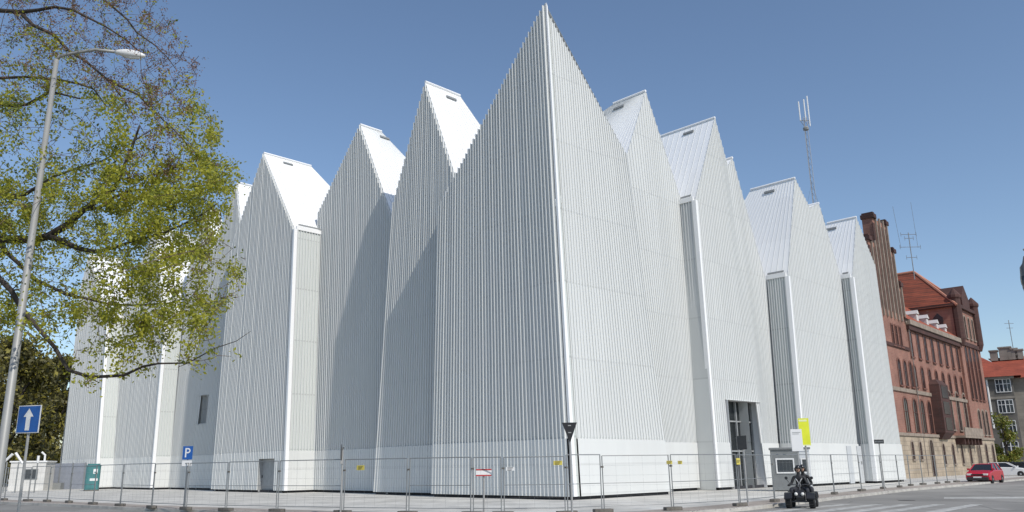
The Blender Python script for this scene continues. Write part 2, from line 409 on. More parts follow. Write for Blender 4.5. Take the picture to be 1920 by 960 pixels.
b2 = bay(RW, nR, RI, o, (lb[0], be), l, p, v, ridge_px=1225, rear_px=(1215, 300), holes=hs, side_depth=ORE-o, sidepitch=.2, side_mat=('glass_panel', 'rib'), label='third pleat right of the corner, with the tall glazed entrance at its foot')
ta, tb = d0b, d1b
q = MB(); dp = .8
q.quad(RW(tb, o-.1, .02), RW(tb, o+dp, .02), RW(tb, o+dp, DZ), RW(tb, o-.1, DZ)); q.quad(RW(ta, o-.1, .02), RW(ta, o+dp, .02), RW(ta, o+dp, DZ), RW(ta, o-.1, DZ))
q.quad(RW(ta, o-.1, DZ), RW(tb, o-.1, DZ), RW(tb, o+dp, DZ), RW(ta, o+dp, DZ))
ent = H(q, 'entrance_reveal', MT['trim'], b2)
q = MB(); q.quad(RW(ta, o+dp-.1, .02), RW(tb, o+dp-.1, .02), RW(tb, o+dp-.1, DZ), RW(ta, o+dp-.1, DZ))
H(q, 'entrance_glass', mat('entrance_glass', (.022, .026, .028), .25, noise=.3, nscale=.8, spec=.3), b2)
q = MB()
for k in range(5):
    t = lerp(ta, tb, k/4); t = min(max(t, ta+.06), tb-.06)
    a = RW(t-.05, o+dp-.22, .02); q.add([RW(t-.05, o+dp-.22, .02), RW(t+.05, o+dp-.22, .02), RW(t+.05, o+dp-.22, DZ-.02), RW(t-.05, o+dp-.22, DZ-.02), RW(t-.05, o+dp-.1, .02), RW(t+.05, o+dp-.1, .02), RW(t+.05, o+dp-.1, DZ-.02), RW(t-.05, o+dp-.1, DZ-.02)], [(0, 1, 2, 3), (0, 3, 7, 4), (1, 5, 6, 2)])
for z in (2.3, 4.2):
    q.add([RW(ta, o+dp-.20, z), RW(tb, o+dp-.20, z), RW(tb, o+dp-.20, z+.09), RW(ta, o+dp-.20, z+.09), RW(ta, o+dp-.1, z+.09), RW(tb, o+dp-.1, z+.09)], [(0, 1, 2, 3), (3, 2, 5, 4)])
H(q, 'door_frame', MT['grey'], b2)
p = RPx(1373, 297, o); e = RPx(1436, 528, o); eb = RPx(1463, 898, o)[0]
bay(RW, nR, RI, o, (be, eb), v, p, e, depth=7, label='narrow low pleat right of the entrance', vent=False)
oo_ = o; o = (o-1.64)/1.06
l = RPx(1477, 518, o); lb = RPx(1507, 870, o); p = RPx(1490, 335, o); v = RPx(1518, 390, o); be = RPx(1567, 895, o)[0]
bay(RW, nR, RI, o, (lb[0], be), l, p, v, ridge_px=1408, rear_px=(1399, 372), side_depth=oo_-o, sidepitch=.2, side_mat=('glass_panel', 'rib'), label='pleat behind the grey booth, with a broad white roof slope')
p5 = RPx(1535, 382, o); e = RPx(1577, 524, o); eb = RPx(1612, 880, o)[0]
bay(RW, nR, RI, o, (be, eb), v, p5, e, depth=7, label='small low pleat second from the right end of the hall', vent=False)
q = MB()
for px_ in (1589, 1608):
    t = RPx(px_, 880, o)[0]
    q.add([RW(t, o-.13, .05), RW(t+.75, o-.13, .05), RW(t+.75, o-.13, 2.7), RW(t, o-.13, 2.7), RW(t, o, 2.7), RW(t+.75, o, 2.7), RW(t, o, .05), RW(t+.75, o, .05)], [(0, 1, 2, 3), (3, 2, 5, 4), (0, 3, 4, 6), (1, 7, 5, 2)])
H(q, 'service_door', mat('pale_grey_door', (.5, .52, .53), .5))
oo_ = o; o = (o-.875)/1.034
l = RPx(1598, 520, o); lb = RPx(1640, 880, o); p = RPx(1605, 408, o); e = RPx(1641, 500, o); eb = RPx(1697, 893, o)
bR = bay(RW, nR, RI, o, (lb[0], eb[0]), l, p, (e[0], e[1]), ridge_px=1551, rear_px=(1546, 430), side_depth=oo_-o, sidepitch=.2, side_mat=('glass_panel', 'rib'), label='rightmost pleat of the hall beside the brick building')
# ---------------------------------------------------------------- ground
RZ = -0.12                                          # road level; the pavement is 0
asph = mat('asphalt', (.245, .235, .215), .85, noise=.2, nscale=.22, bump=.1, detail=14)
_n = asph.node_tree; _b = _n.nodes['Principled BSDF']; _src = _b.inputs['Base Color'].links[0].from_socket
_tc = _n.nodes.new('ShaderNodeTexCoord'); _wp = _n.nodes.new('ShaderNodeTexNoise'); _wp.inputs['Scale'].default_value = .5; _n.links.new(_tc.outputs['Object'], _wp.inputs[0])
_mxv = _n.nodes.new('ShaderNodeMix'); _mxv.data_type = 'VECTOR'; _mxv.inputs[0].default_value = .12; _n.links.new(_tc.outputs['Object'], _mxv.inputs[4]); _n.links.new(_wp.outputs[1], _mxv.inputs[5])
_vo = _n.nodes.new('ShaderNodeTexVoronoi'); _vo.feature = 'DISTANCE_TO_EDGE'; _vo.inputs['Scale'].default_value = .28; _n.links.new(_mxv.outputs[1], _vo.inputs[0])
_lt = _n.nodes.new('ShaderNodeMapRange'); _lt.inputs[1].default_value = .004; _lt.inputs[2].default_value = .014; _lt.inputs[3].default_value = .62; _lt.inputs[4].default_value = 1; _n.links.new(_vo.outputs[0], _lt.inputs[0])
_vc = _n.nodes.new('ShaderNodeTexVoronoi'); _vc.inputs['Scale'].default_value = .09; _n.links.new(_tc.outputs['Object'], _vc.inputs[0])
_sp = _n.nodes.new('ShaderNodeSeparateColor'); _n.links.new(_vc.outputs[1], _sp.inputs[0])
_mr = _n.nodes.new('ShaderNodeMapRange'); _mr.inputs[3].default_value = .82; _mr.inputs[4].default_value = 1.1; _n.links.new(_sp.outputs[0], _mr.inputs[0])
_ml = _n.nodes.new('ShaderNodeMath'); _ml.operation = 'MULTIPLY'; _n.links.new(_lt.outputs[0], _ml.inputs[0]); _n.links.new(_mr.outputs[0], _ml.inputs[1])
_cc = _n.nodes.new('ShaderNodeCombineColor'); [_n.links.new(_ml.outputs[0], _cc.inputs[i]) for i in range(3)]
_mx = _n.nodes.new('ShaderNodeMix'); _mx.data_type = 'RGBA'; _mx.blend_type = 'MULTIPLY'; _mx.inputs[0].default_value = 1
_n.links.new(_src, _mx.inputs[6]); _n.links.new(_cc.outputs[0], _mx.inputs[7]); _n.links.new(_mx.outputs[2], _b.inputs['Base Color'])
def paving(name, col, var=.12, cell=(.9, .45), joint=.62):
    M_ = mat(name, col, .85, noise=var, nscale=.45, detail=10); n = M_.node_tree; b = n.nodes['Principled BSDF']
    tc = n.nodes.new('ShaderNodeTexCoord'); mp = n.nodes.new('ShaderNodeMapping'); mp.inputs['Rotation'].default_value = (0, 0, R(45))
    n.links.new(tc.outputs['Object'], mp.inputs[0])
    bk = n.nodes.new('ShaderNodeTexBrick'); bk.inputs['Scale'].default_value = 1; bk.inputs['Brick Width'].default_value = cell[0]; bk.inputs['Row Height'].default_value = cell[1]
    bk.inputs['Mortar Size'].default_value = .015; bk.inputs['Color1'].default_value = (1, 1, 1, 1); bk.inputs['Color2'].default_value = (.88, .88, .88, 1); bk.inputs['Mortar'].default_value = (joint, joint, joint, 1)
    n.links.new(mp.outputs[0], bk.inputs[0])
    mx = n.nodes.new('ShaderNodeMix'); mx.data_type = 'RGBA'; mx.blend_type = 'MULTIPLY'; mx.inputs[0].default_value = 1
    src = b.inputs['Base Color'].links[0].from_socket
    n.links.new(src, mx.inputs[6]); n.links.new(bk.outputs[0], mx.inputs[7]); n.links.new(mx.outputs[2], b.inputs['Base Color'])
    return M_
pave = paving('pavement_slabs', (.56, .545, .50), .2)
setts = paving('brown_setts', (.35, .305, .265), .18, (.3, .2), .75)
earth = mat('earth_and_grass', (.10, .12, .05), .95, noise=.3, nscale=.2)
g = MB(); g.quad((-2500, -400, RZ-.01), (2500, -400, RZ-.01), (2500, 3500, RZ-.01), (-2500, 3500, RZ-.01)); tag(g.build('ground', earth), kind='structure')
g = MB(); g.quad((-200, -120, RZ-.004), (260, -120, RZ-.004), (260, 260, RZ-.004), (-200, 260, RZ-.004)); tag(g.build('road', asph), kind='structure')
kp = [(-260, 931), (-100, 937), (0, 941), (110, 945), (230, 951), (420, 958), (640, 965), (850, 970), (1000, 971), (1128, 968), (1260, 962), (1400, 951), (1500, 940), (1565, 932), (1620, 926), (1700, 917), (1760, 912), (1800, 908.5), (1860, 903), (1920, 897.5), (1990, 891)]
kw = [gnd(x, y, 0) for x, y in kp]
inner = [Vector((260, 300, 0)), Vector((-200, 300, 0)), Vector((-200, 100, 0))]
g = MB()
poly = kw+inner
g.add([(v.x, v.y, 0) for v in poly], [tuple(range(len(poly)))])
tag(g.build('pavement', pave), kind='structure')
def offset(pts, d):
    out = []
    for i, p in enumerate(pts):
        t = (pts[min(i+1, len(pts)-1)]-pts[max(i-1, 0)]); t.z = 0; t.normalize(); out.append(p+Vector((-t.y, t.x, 0))*d)
    return out
k0 = offset(kw, .15); k1 = offset(kw, 1.75)
g = MB()
for i in range(len(kw)-1):                         # stone kerb with a face and a top
    a, b, c, d = kw[i], kw[i+1], k0[i+1], k0[i]; e = Z*.006
    g.quad(a+e, b+e, c+e, d+e); g.quad(Vector((a.x, a.y, RZ-.005)), Vector((b.x, b.y, RZ-.005)), b+e, a+e)
tag(g.build('kerb', mat('kerb_stone', (.46, .44, .40), .8, noise=.2, nscale=1.5)), kind='structure')
g = MB()
for i in range(len(kw)-1): g.quad(k0[i]+Z*.004, k0[i+1]+Z*.004, k1[i+1]+Z*.004, k1[i]+Z*.004)
tag(g.build('paved_strip', setts), kind='structure')
# zebra crossing and a lane line
paint = mat('road_paint', (.40, .395, .37), .8, noise=.3, nscale=4)
def stripe(pts, name='crossing_stripe'):
    g = MB(); g.add([gnd(x, y, RZ) for x, y in pts], [(0, 1, 2, 3)]); o = g.build(name, paint); tag(o, kind='structure'); return o
for x0, x1 in ((1450, 1590), (1535, 1650), (1605, 1706), (1672, 1766), (1765, 1836)):
    stripe([(x0-45, 962), (x0-5, 962), (x1+8, 945.5), (x1-16, 945.5)])
stripe([(1770, 932.5), (1960, 931), (1960, 934.5), (1770, 935)], 'lane_line')
cover = mat('cast_iron', (.07, .065, .06), .7, noise=.2, nscale=8)
for x, y, lab in ((1700, 938, 'round iron manhole cover in the road beyond the crossing'),):
    p = gnd(x, y, RZ); b = MB(); b.lathe((0, 0, 0), [(.36, 0), (.36, .006), (.30, .006), (.29, .003), (.05, .003)], 20); o = b.build('manhole_cover', cover); o.location = (p.x, p.y, RZ+.001); tag(o, lab, 'manhole cover')
litter = mat('dry_leaves_and_grit', (.12, .09, .06), .95, noise=.3)
rl = random.Random(4); b = MB()
for k in range(900):
    i = rl.randrange(len(kw)-1); p = kw[i].lerp(kw[i+1], rl.random()); off_ = rl.choice((-1, 1))*abs(rl.gauss(0, .25)); q = p+Vector((rl.uniform(-.3, .3), off_, 0)); r_ = rl.uniform(.01, .035); a_ = rl.uniform(0, 6.28)
    zz = .012 if ((q-p).y > 0) else .012
    b.add([(q.x+r_*math.cos(a_+t), q.y+r_*math.sin(a_+t), zz+rl.uniform(0, .012)) for t in (0, 1.7, 3.2, 4.6)], [(0, 1, 2, 3)])
tag(b.build('kerb_litter', litter), kind='stuff')
# ---------------------------------------------------------------- fence of mesh panels
galv = mat('galvanised_steel', (.26, .27, .27), .45, metal=.3, noise=.15, nscale=2)
conc = mat('dark_concrete', (.13, .12, .105), .9, noise=.25, nscale=6)
FH = 1.92
posts = [(-40, 936), (8, 938), (52, 940), (88, 941), (129, 943), (174, 946), (225, 949), (284, 953), (348, 956), (423, 958), (519, 960), (642, 963), (764, 965), (885, 966), (943, 966), (1063, 965), (1131, 961), (1262, 957), (1388, 949), (1453, 941), (1565, 927), (1616, 921), (1656, 916.5), (1687, 914), (1708, 911), (1731, 909), (1758, 907), (1777, 905.3), (1794, 904)]
where = ['far left, beside the street lamp pole', 'at the left between the lamp pole and the one way sign', 'in front of the white site hut', 'in front of the grey yard wall left of the hall', 'in front of the foot of the leftmost pleat',
         'in front of the teal portable toilet', 'just right of the teal portable toilet', 'just left of the blue parking sign', 'just right of the blue parking sign', 'in front of the grey service door', 'left of the sign post seen edge on',
         'right of the sign post seen edge on, carrying a yellow plate', 'left of the red and white barrier board', 'behind the red and white barrier board', 'in front of the sharp corner of the hall', 'just right of the back of the give way sign',
         'between the give way sign and the pair of yellow plates', 'right of the pair of yellow plates', 'in front of the glazed entrance', 'behind the quad bike riders', 'right of the quad bike riders', 'left of the post with the small black plate', 'right of the post with the small black plate',
         'at the right end of the hall', 'just past the right end of the hall', 'in front of the near end of the brick building', 'along the stone base of the brick building', 'last before the red car']
pw = [gnd(x, y, 0) for x, y in posts]
GF = 'mesh fence panels round the hall'
for i in range(len(pw)-1):
    a, b = pw[i].copy(), pw[i+1].copy(); d = (b-a); L = d.length; d.normalize(); a += d*.05; b -= d*.05; L -= .1
    root = empty('mesh_fence', a, math.atan2(d.y, d.x))
    tag(root, 'mesh fence '+where[i], 'fence panel', GF)
    f = MB(); hh = FH+random.Random(i).uniform(-.03, .03)
    tilt = random.Random(i+50).uniform(-.025, .025)
    f.tube([(0, 0, .06), (tilt, 0, hh)], .019, 6); f.tube([(L, 0, .06), (L+tilt, 0, hh)], .019, 6)
    f.tube([(0, 0, hh), (L, 0, hh)], .019, 6); f.tube([(0, 0, .22), (L, 0, .22)], .014, 6)
    if i % 2 == 0 or i in (9, 15, 17): f.tube([(0, 0, .98), (L, 0, .98)], .014, 6)
    f.build('frame', galv, root)
    wm = MB(); n = int(L/.45)
    for k in range(1, n): wm.tube([(L*k/n, 0, .22), (L*k/n+tilt, 0, hh)], .0022, 3, cap=False)
    for k in range(1, 5): z = .22+(hh-.22)*k/5; wm.tube([(0, 0, z), (L, 0, z)], .0022, 3, cap=False)
    wm.build('wire_mesh', galv, root)
    cl = MB(); cl.box(-.07, .02, -.03, .03, 1.5, 1.56); cl.build('clamp', conc, root)
for i, p in enumerate(pw):
    d = (pw[min(i+1, len(pw)-1)]-pw[max(i-1, 0)]).normalized()
    fo = MB(); fo.prism([(-.36, -.1), (-.30, -.13), (.30, -.13), (.36, -.1), (.36, .1), (.30, .13), (-.30, .13), (-.36, .1)], 0, .12)
    o = fo.build('concrete_block', conc, bevel=.015); o.location = (p.x, p.y, .004); o.rotation_euler = (0, 0, math.atan2(d.y, d.x)+random.Random(i).uniform(-.15, .15))
    tag(o, 'concrete foot '+where[i] if i < len(where) else 'dark concrete foot at the right end of the fence beside the red car', 'concrete block', 'concrete feet of the fence')
# small plates wired to the fence
yel = mat('yellow_plate', (.62, .52, .10), .5); wht = mat('white_plate', (.75, .75, .74), .5); red = mat('red_paint', (.45, .04, .04), .5)
blk = mat('black_plate', (.02, .02, .022), .5); blue = mat('sign_blue', (.015, .10, .36), .4)
def fence_pt(px):
    """point on the fence line seen in column px"""
    for (x0, _), (x1, _), a, b in zip(posts, posts[1:], pw, pw[1:]):
        if x0 <= px <= x1:
            d = (b-a).normalized(); n = Vector((d.y, -d.x, 0)); return a, d, n
def plate(name, px, py, w_, h_, mats, label, cat='sign', off=.05, parts=None):
    a, d, n = fence_pt(px); c = onplane(px, py, a+n*off, n)
    root = empty(name, c, math.atan2(d.y, d.x)); tag(root, label, cat)
    b = MB(); b.box(-w_/2, w_/2, -.008, .008, -h_/2, h_/2); b.build('board', mats, root)
    if parts: parts(root)
    return root
def marks(root):
    b = MB()
    for k in range(3): b.box(-.10, .10-.03*k, -.013, -.009, .03-.04*k, .045-.04*k)
    b.build('lettering', blk, root)
plate('small_sign', 676, 877, .34, .17, yel, 'small yellow plate wired to the fence between the edge on sign and the hall', parts=marks)
plate('small_sign', 1046, 868, .30, .14, yel, 'small yellow plate on the fence beside the sharp corner of the hall', parts=marks)
plate('small_sign', 1255, 867, .22, .12, yel, 'left one of two yellow plates on neighbouring fence posts', parts=marks)
plate('small_sign', 1275, 867, .22, .12, yel, 'right one of two yellow plates on neighbouring fence posts', parts=marks)
plate('small_sign', 1384, 865, .22, .24, yel, 'square yellow plate on the fence in front of the glazed entrance', parts=marks)
plate('small_sign', 957, 879, .30, .12, wht, 'small white plate on the fence left of the hall corner', parts=marks)
plate('small_sign', 1616, 868, .16, .16, galv, 'small grey plate on the fence right of the quad bike')
# ---------------------------------------------------------------- traffic signs
steel = mat('grey_post', (.36, .36, .35), .5, metal=.2)
def post_sign(name, px, py, y, label, cat, face=180, zbase=0.0, extra=0.0, r=.033):
    """post whose sign centre is seen at px,py and stands y metres away; returns root and centre height"""
    c = atdist(px, py, y); root = empty(name, (c.x, c.y, zbase), R(180-face)); tag(root, label, cat)
    m_ = MB(); m_.tube([(0, .05, 0), (0, .05, c.z-zbase+extra)], r, 8); m_.build('post', steel, root)
    return root, c.z-zbase
s, z = post_sign('one_way_sign', 54, 786, 21, 'blue square sign with a white upward arrow on a grey post', 'road sign', face=196, extra=.3)
b = MB(); b.box(-.355, .355, -.01, .01, z-.345, z+.345); b.build('sign_rim', wht, s)
b = MB(); b.box(-.335, .335, -.016, -.011, z-.325, z+.325); b.build('sign_plate', blue, s)
b = MB(); b.add([(-.07, -.02, z-.28), (.07, -.02, z-.28), (.07, -.02, z+.06), (.16, -.02, z+.06), (0, -.02, z+.27), (-.16, -.02, z+.06), (-.07, -.02, z+.06)], [(0, 1, 2, 6), (3, 4, 5)]); b.build('arrow', wht, s)
s, z = post_sign('parking_sign', 352, 849, 36, 'blue parking sign with a white P above a small white plate', 'road sign', face=188, extra=.3)
b = MB(); b.box(-.225, .225, -.01, .01, z-.28, z+.28); b.build('sign_plate', blue, s)
b = MB()
b.box(-.11, -.05, -.018, -.012, z-.19, z+.20)
pr = [(math.cos(t), math.sin(t)) for t in np.linspace(-math.pi/2, math.pi/2, 12)]
for (c0, s0), (c1, s1) in zip(pr, pr[1:]):
    b.add([(.02+.11*c0, -.018, z+.09+.11*s0), (.02+.11*c1, -.018, z+.09+.11*s1), (.02+.055*c1, -.018, z+.09+.055*s1), (.02+.055*c0, -.018, z+.09+.055*s0)], [(0, 1, 2, 3)])
b.add([(-.06, -.018, z+.2), (.02, -.018, z+.2), (.02, -.018, z+.145), (-.06, -.018, z+.145), (-.06, -.018, z-.02), (.02, -.018, z-.02), (.02, -.018, z+.035), (-.06, -.018, z+.035)], [(0, 1, 2, 3), (4, 5, 6, 7)])
b.build('letter', wht, s)
b = MB(); b.box(-.225, .225, -.01, .01, z-.55, z-.32); b.build('plate_below', wht, s)
s, z = post_sign('give_way_sign', 1068, 806, 26.5, 'dark back of a triangular give way sign pointing down at the hall corner', 'road sign', face=184, extra=.05, r=.036)
b = MB(); M90 = Matrix.Rotation(R(90), 4, 'X')
tri = [(-.24, .23), (.24, .23), (.02, -.36), (-.02, -.36)]
vs = [(x, y, z+q) for y in (-.012, .012) for x, q in tri]
b.add(vs, [(0, 1, 2, 3)[::-1], (4, 5, 6, 7), (0, 1, 5, 4), (1, 2, 6, 5), (2, 3, 7, 6), (3, 0, 4, 7)]); b.build('sign_plate', blk, s)
b = MB()
for k in (-.1, .12): b.box(-.05, .05, -.02, .09, z+k, z+k+.03)
b.build('bracket', steel, s)
s, z = post_sign('street_name_sign', 1648, 828, 47, 'small black plate on a thin post in front of the rightmost pleat', 'street sign', face=200)
b = MB(); b.box(-.25, .25, -.015, .015, z-.11, z+.11); b.build('sign_plate', blk, s)
b = MB()
for k in range(6): b.box(-.2+.07*k, -.155+.07*k, -.021, -.016, z-.05, z+.05)
b.build('lettering', galv, s)
s, z = post_sign('edge_on_sign', 640, 848, 31, 'road sign seen edge on, on the post left of the yellow plate', 'road sign', face=262, extra=.15)
b = MB(); b.lathe((0, 0, z), [(.28, -.012), (.30, 0), (.28, .012)], 20, M=M90); b.build('sign_plate', mat('dark_grey_paint', (.1, .1, .1), .5), s)
b = MB(); b.tube([(0, .05, z+.1), (.12, .1, z+.2)], .02, 6); b.box(-.06, .06, -.02, .08, z-.42, z-.3); b.build('bracket', steel, s)
s, z = post_sign('dark_notice_sign', 1391, 830, 33.4, 'narrow dark notice sign on a post in front of the glazed entrance', 'sign', face=250)
b = MB(); b.box(-.3, .3, -.012, .012, z-.27, z+.27); b.build('sign_plate', blk, s)
s, z = post_sign('barrier_board', 907, 886, 29.2, 'red and white striped barrier board on a thin post left of the hall corner', 'barrier', face=176)
b = MB(); b.box(-.27, .27, -.012, .012, z-.12, z+.12); b.build('board', wht, s)
b = MB(); b.box(-.27, .27, -.018, -.013, z+.075, z+.12); b.box(-.27, .27, -.018, -.013, z-.12, z-.075)
b.build('stripe', red, s)
# information boards
s, z = post_sign('yellow_banner', 1508, 809, 36, 'tall yellow banner on a post behind the quad bike riders', 'banner', face=186, r=.04, extra=.4)
b = MB(); b.box(-.22, .22, -.02, .02, z-.60, z+.56); b.build('board', mat('bright_yellow', (.70, .74, .03), .5, noise=.06, nscale=3), s)
b = MB(); b.box(-.2, .14, -.026, -.021, z+.42, z+.5); b.box(-.2, .2, -.024, -.021, z-.60, z-.56, 0); b.build('lettering', mat('pale_lettering', (.75, .78, .45), .6), s)
s, z = post_sign('white_board', 1494, 825, 35.4, 'white rectangular board beside the yellow banner', 'board', face=186, r=.04)
b = MB(); b.box(-.23, .23, -.02, .02, z-.46, z+.45); b.build('board', wht, s)
b = MB(); b.box(-.17, .17, -.026, -.021, z+.30, z+.32); b.box(-.17, .1, -.026, -.021, z+.24, z+.26); b.build('lettering', galv, s)
# ---------------------------------------------------------------- booth
bc = atdist(1486, 903, 48.0); bc.z = 0
bo = empty('ticket_booth', bc, R(-16)); tag(bo, 'small grey booth with white framed windows in front of the hall', 'booth')
gb = mat('booth_grey', (.19, .20, .20), .6, noise=.08, nscale=4); gl = mat('dark_glass', (.05, .06, .07), .1)
b = MB(); b.box(-1.05, .5, 0, 1.6, .05, 2.30); b.build('wall', [gb], bo)
b = MB(); b.box(.5, 1.05, .02, 1.6, .05, 2.24); b.build('front_panel', mat('booth_white', (.6, .62, .63), .5), bo)
b = MB(); b.box(-1.12, 1.12, -.08, 1.7, 2.30, 2.42); b.build('roof', gb, bo, bevel=.02)
for (x0, x1) in ((-.75, .12), (.62, .92)):
    f = MB(); f.box(x0-.07, x1+.07, -.04, -.002, .98, 1.06); f.box(x0-.07, x1+.07, -.04, -.002, 1.74, 1.82); f.box(x0-.07, x0, -.04, -.002, 1.06, 1.74); f.box(x1, x1+.07, -.04, -.002, 1.06, 1.74)
    w_ = f.build('window', wht, bo); p = MB(); p.box(x0, x1, -.018, -.003, 1.06, 1.74); p.build('pane', gl, w_)
# ---------------------------------------------------------------- teal portable toilet
tc_ = atdist(171.5, 916, 74); tc_.z = 0
to = empty('portable_toilet', tc_, R(25)); tag(to, 'teal portable toilet cabin with white stickers at the foot of the hall', 'portable toilet')
teal = mat('teal_plastic', (.055, .19, .195), .45, noise=.1, nscale=2)
rr = lambda w, d, r: [(sx*(w/2-r)+r*math.cos(a), sy*(d/2-r)+r*math.sin(a)) for sx, sy, a0 in ((1, 1, 0), (-1, 1, 90), (-1, -1, 180), (1, -1, 270)) for a in [R(a0+k*22.5) for k in range(5)]]
b = MB(); b.prism(rr(1.15, 1.15, .22), .1, 2.1); b.build('wall', teal, to)
b = MB(); b.prism(rr(1.22, 1.22, .24), 2.1, 2.18); b.prism(rr(1.0, 1.0, .24), 2.18, 2.3); b.build('roof', teal, to)
b = MB(); b.prism(rr(1.2, 1.2, .2), 0, .1); b.build('base', conc, to)
b = MB(); b.box(-.36, .36, -.61, -.577, .2, 2.0); b.build('door', teal, to)
b = MB(); b.box(.02, .36, -.62, -.612, 1.45, 1.85); b.box(-.2, .42, -.62, -.612, .85, 1.05); b.build('sticker', wht, to)
b = MB(); b.box(.1, .28, -.63, -.622, 1.52, 1.62); b.build('sticker_mark', teal, to)
# ---------------------------------------------------------------- brick building
AB = R(42); uB = Vector((math.sin(AB), math.cos(AB), 0)); nB = Vector((math.cos(AB), -math.sin(AB), 0))
B0 = onplane(1700, 890, (0, 78, 0), Vector((0, 1, 0))); B0.z = 0
def BW(s, o, z): return B0+uB*s-nB*o+Z*z
def BP(px, py, o=0.0):
    q = onplane(px, py, B0-nB*o, nB); return (q-B0).dot(uB), q.z
def brickmat(name, c1, c2, mort, scale=1.0, bw=.5, rh=.16, rough=.85, msz=.012):
    M_ = bpy.data.materials.new(name); M_.use_nodes = True; n = M_.node_tree; b = n.nodes['Principled BSDF']; b.inputs['Roughness'].default_value = rough
    tc = n.nodes.new('ShaderNodeTexCoord'); sx = n.nodes.new('ShaderNodeSeparateXYZ'); n.links.new(tc.outputs['Object'], sx.inputs[0])
    cb = n.nodes.new('ShaderNodeCombineXYZ'); ad = n.nodes.new('ShaderNodeMath'); ad.operation = 'ADD'
    n.links.new(sx.outputs[0], ad.inputs[0]); n.links.new(sx.outputs[1], ad.inputs[1]); n.links.new(ad.outputs[0], cb.inputs[0]); n.links.new(sx.outputs[2], cb.inputs[1])
    bk = n.nodes.new('ShaderNodeTexBrick'); n.links.new(cb.outputs[0], bk.inputs[0]); bk.inputs['Scale'].default_value = scale
    bk.inputs['Color1'].default_value = (*c1, 1); bk.inputs['Color2'].default_value = (*c2, 1); bk.inputs['Mortar'].default_value = (*mort, 1)
    bk.inputs['Brick Width'].default_value = bw; bk.inputs['Row Height'].default_value = rh; bk.inputs['Mortar Size'].default_value = msz
    tx = n.nodes.new('ShaderNodeTexNoise'); tx.inputs['Scale'].default_value = .6; tx.inputs['Detail'].default_value = 8; n.links.new(tc.outputs['Object'], tx.inputs[0])
    mr = n.nodes.new('ShaderNodeMapRange'); mr.inputs[1].default_value = .3; mr.inputs[2].default_value = .7; mr.inputs[3].default_value = .72; mr.inputs[4].default_value = 1.15; n.links.new(tx.outputs[0], mr.inputs[0])
    cc = n.nodes.new('ShaderNodeCombineColor'); [n.links.new(mr.outputs[0], cc.inputs[i]) for i in range(3)]
    mx = n.nodes.new('ShaderNodeMix'); mx.data_type = 'RGBA'; mx.blend_type = 'MULTIPLY'; mx.inputs[0].default_value = 1
    n.links.new(bk.outputs[0], mx.inputs[6]); n.links.new(cc.outputs[0], mx.inputs[7]); n.links.new(mx.outputs[2], b.inputs['Base Color'])
    return M_
brick = brickmat('red_brick', (.31, .145, .105), (.255, .115, .085), (.28, .20, .155))
dbrick = brickmat('dark_brick', (.085, .035, .028), (.06, .027, .022), (.07, .045, .04))
sand = brickmat('sandstone', (.44, .36, .265), (.36, .295, .215), (.22, .18, .14), bw=.9, rh=.42, msz=.02)
stone = mat('pale_stone', (.27, .22, .175), .8, noise=.2, nscale=2)
tile = brickmat('clay_tiles', (.40, .095, .045), (.33, .075, .035), (.16, .05, .03), bw=.3, rh=.28, msz=.03)
shaded_tile = brickmat('shaded_clay_tiles', (.30, .075, .038), (.24, .058, .03), (.12, .04, .025), bw=.3, rh=.28, msz=.03)  # same clay as the main roof, with the hip slope's shade in the colour
wing = mat('window_dark', (.035, .022, .022), .15)
bb = empty('brick_building', B0); tag(bb, 'ornate red brick building with a stepped gable and a pale stone base', 'building')
def HB(mb, name, mats, parent=None):
    o = mb.build(name, mats, bb if parent is None else parent)
    if parent is None: o.location = -B0
    return o
def bbox(mb, s0, s1, o0, o1, z0, z1, mi=0):
    vs = [BW(s, o, z) for z in (z0, z1) for o in (o1, o0) for s in (s0, s1)]
    mb.add(vs, [(0, 2, 3, 1), (4, 5, 7, 6), (0, 1, 5, 4), (2, 6, 7, 3), (0, 4, 6, 2), (1, 3, 7, 5)], mi)
sE = BP(1868, 878)[0]                                # right end of the street front
zS = BP(1693, 817)[1]; zE = BP(1700, 603)[1]
sG = BP(1697, 600)[0]; sW = BP(1795, 640)[0]
s00 = -3.0
print('brick', s00, sG, sW, sE, zS, zE)
zG = [BP(1636, 417), BP(1662, 424), BP(1677, 481), BP(1692, 540)]
print(zG)
zW = BP(1793, 577)[1]
b = MB(); bbox(b, s00, sE, 0, 14, zS, zE); HB(b, 'wall', brick)
b = MB(); bbox(b, s00-.15, sE+.15, -.18, 14.1, 0, zS); HB(b, 'stone_base', sand)
b = MB(); bbox(b, s00-.25, sE+.25, -.3, .2, zS, zS+.28); bbox(b, sG, sW, -.45, .3, zE-.35, zE+.15); z_ = BP(1700, 733)[1]; bbox(b, s00-.1, sW, -.14, .1, z_-.15, z_+.2); HB(b, 'cornice', stone)
b = MB(); bbox(b, sG, sW, -.3, .0, zE-.85, zE-.35); z1_ = BP(1690, 652)[1]; bbox(b, s00, sG, -.12, .0, z1_-.12, z1_+.2); HB(b, 'frieze', dbrick)
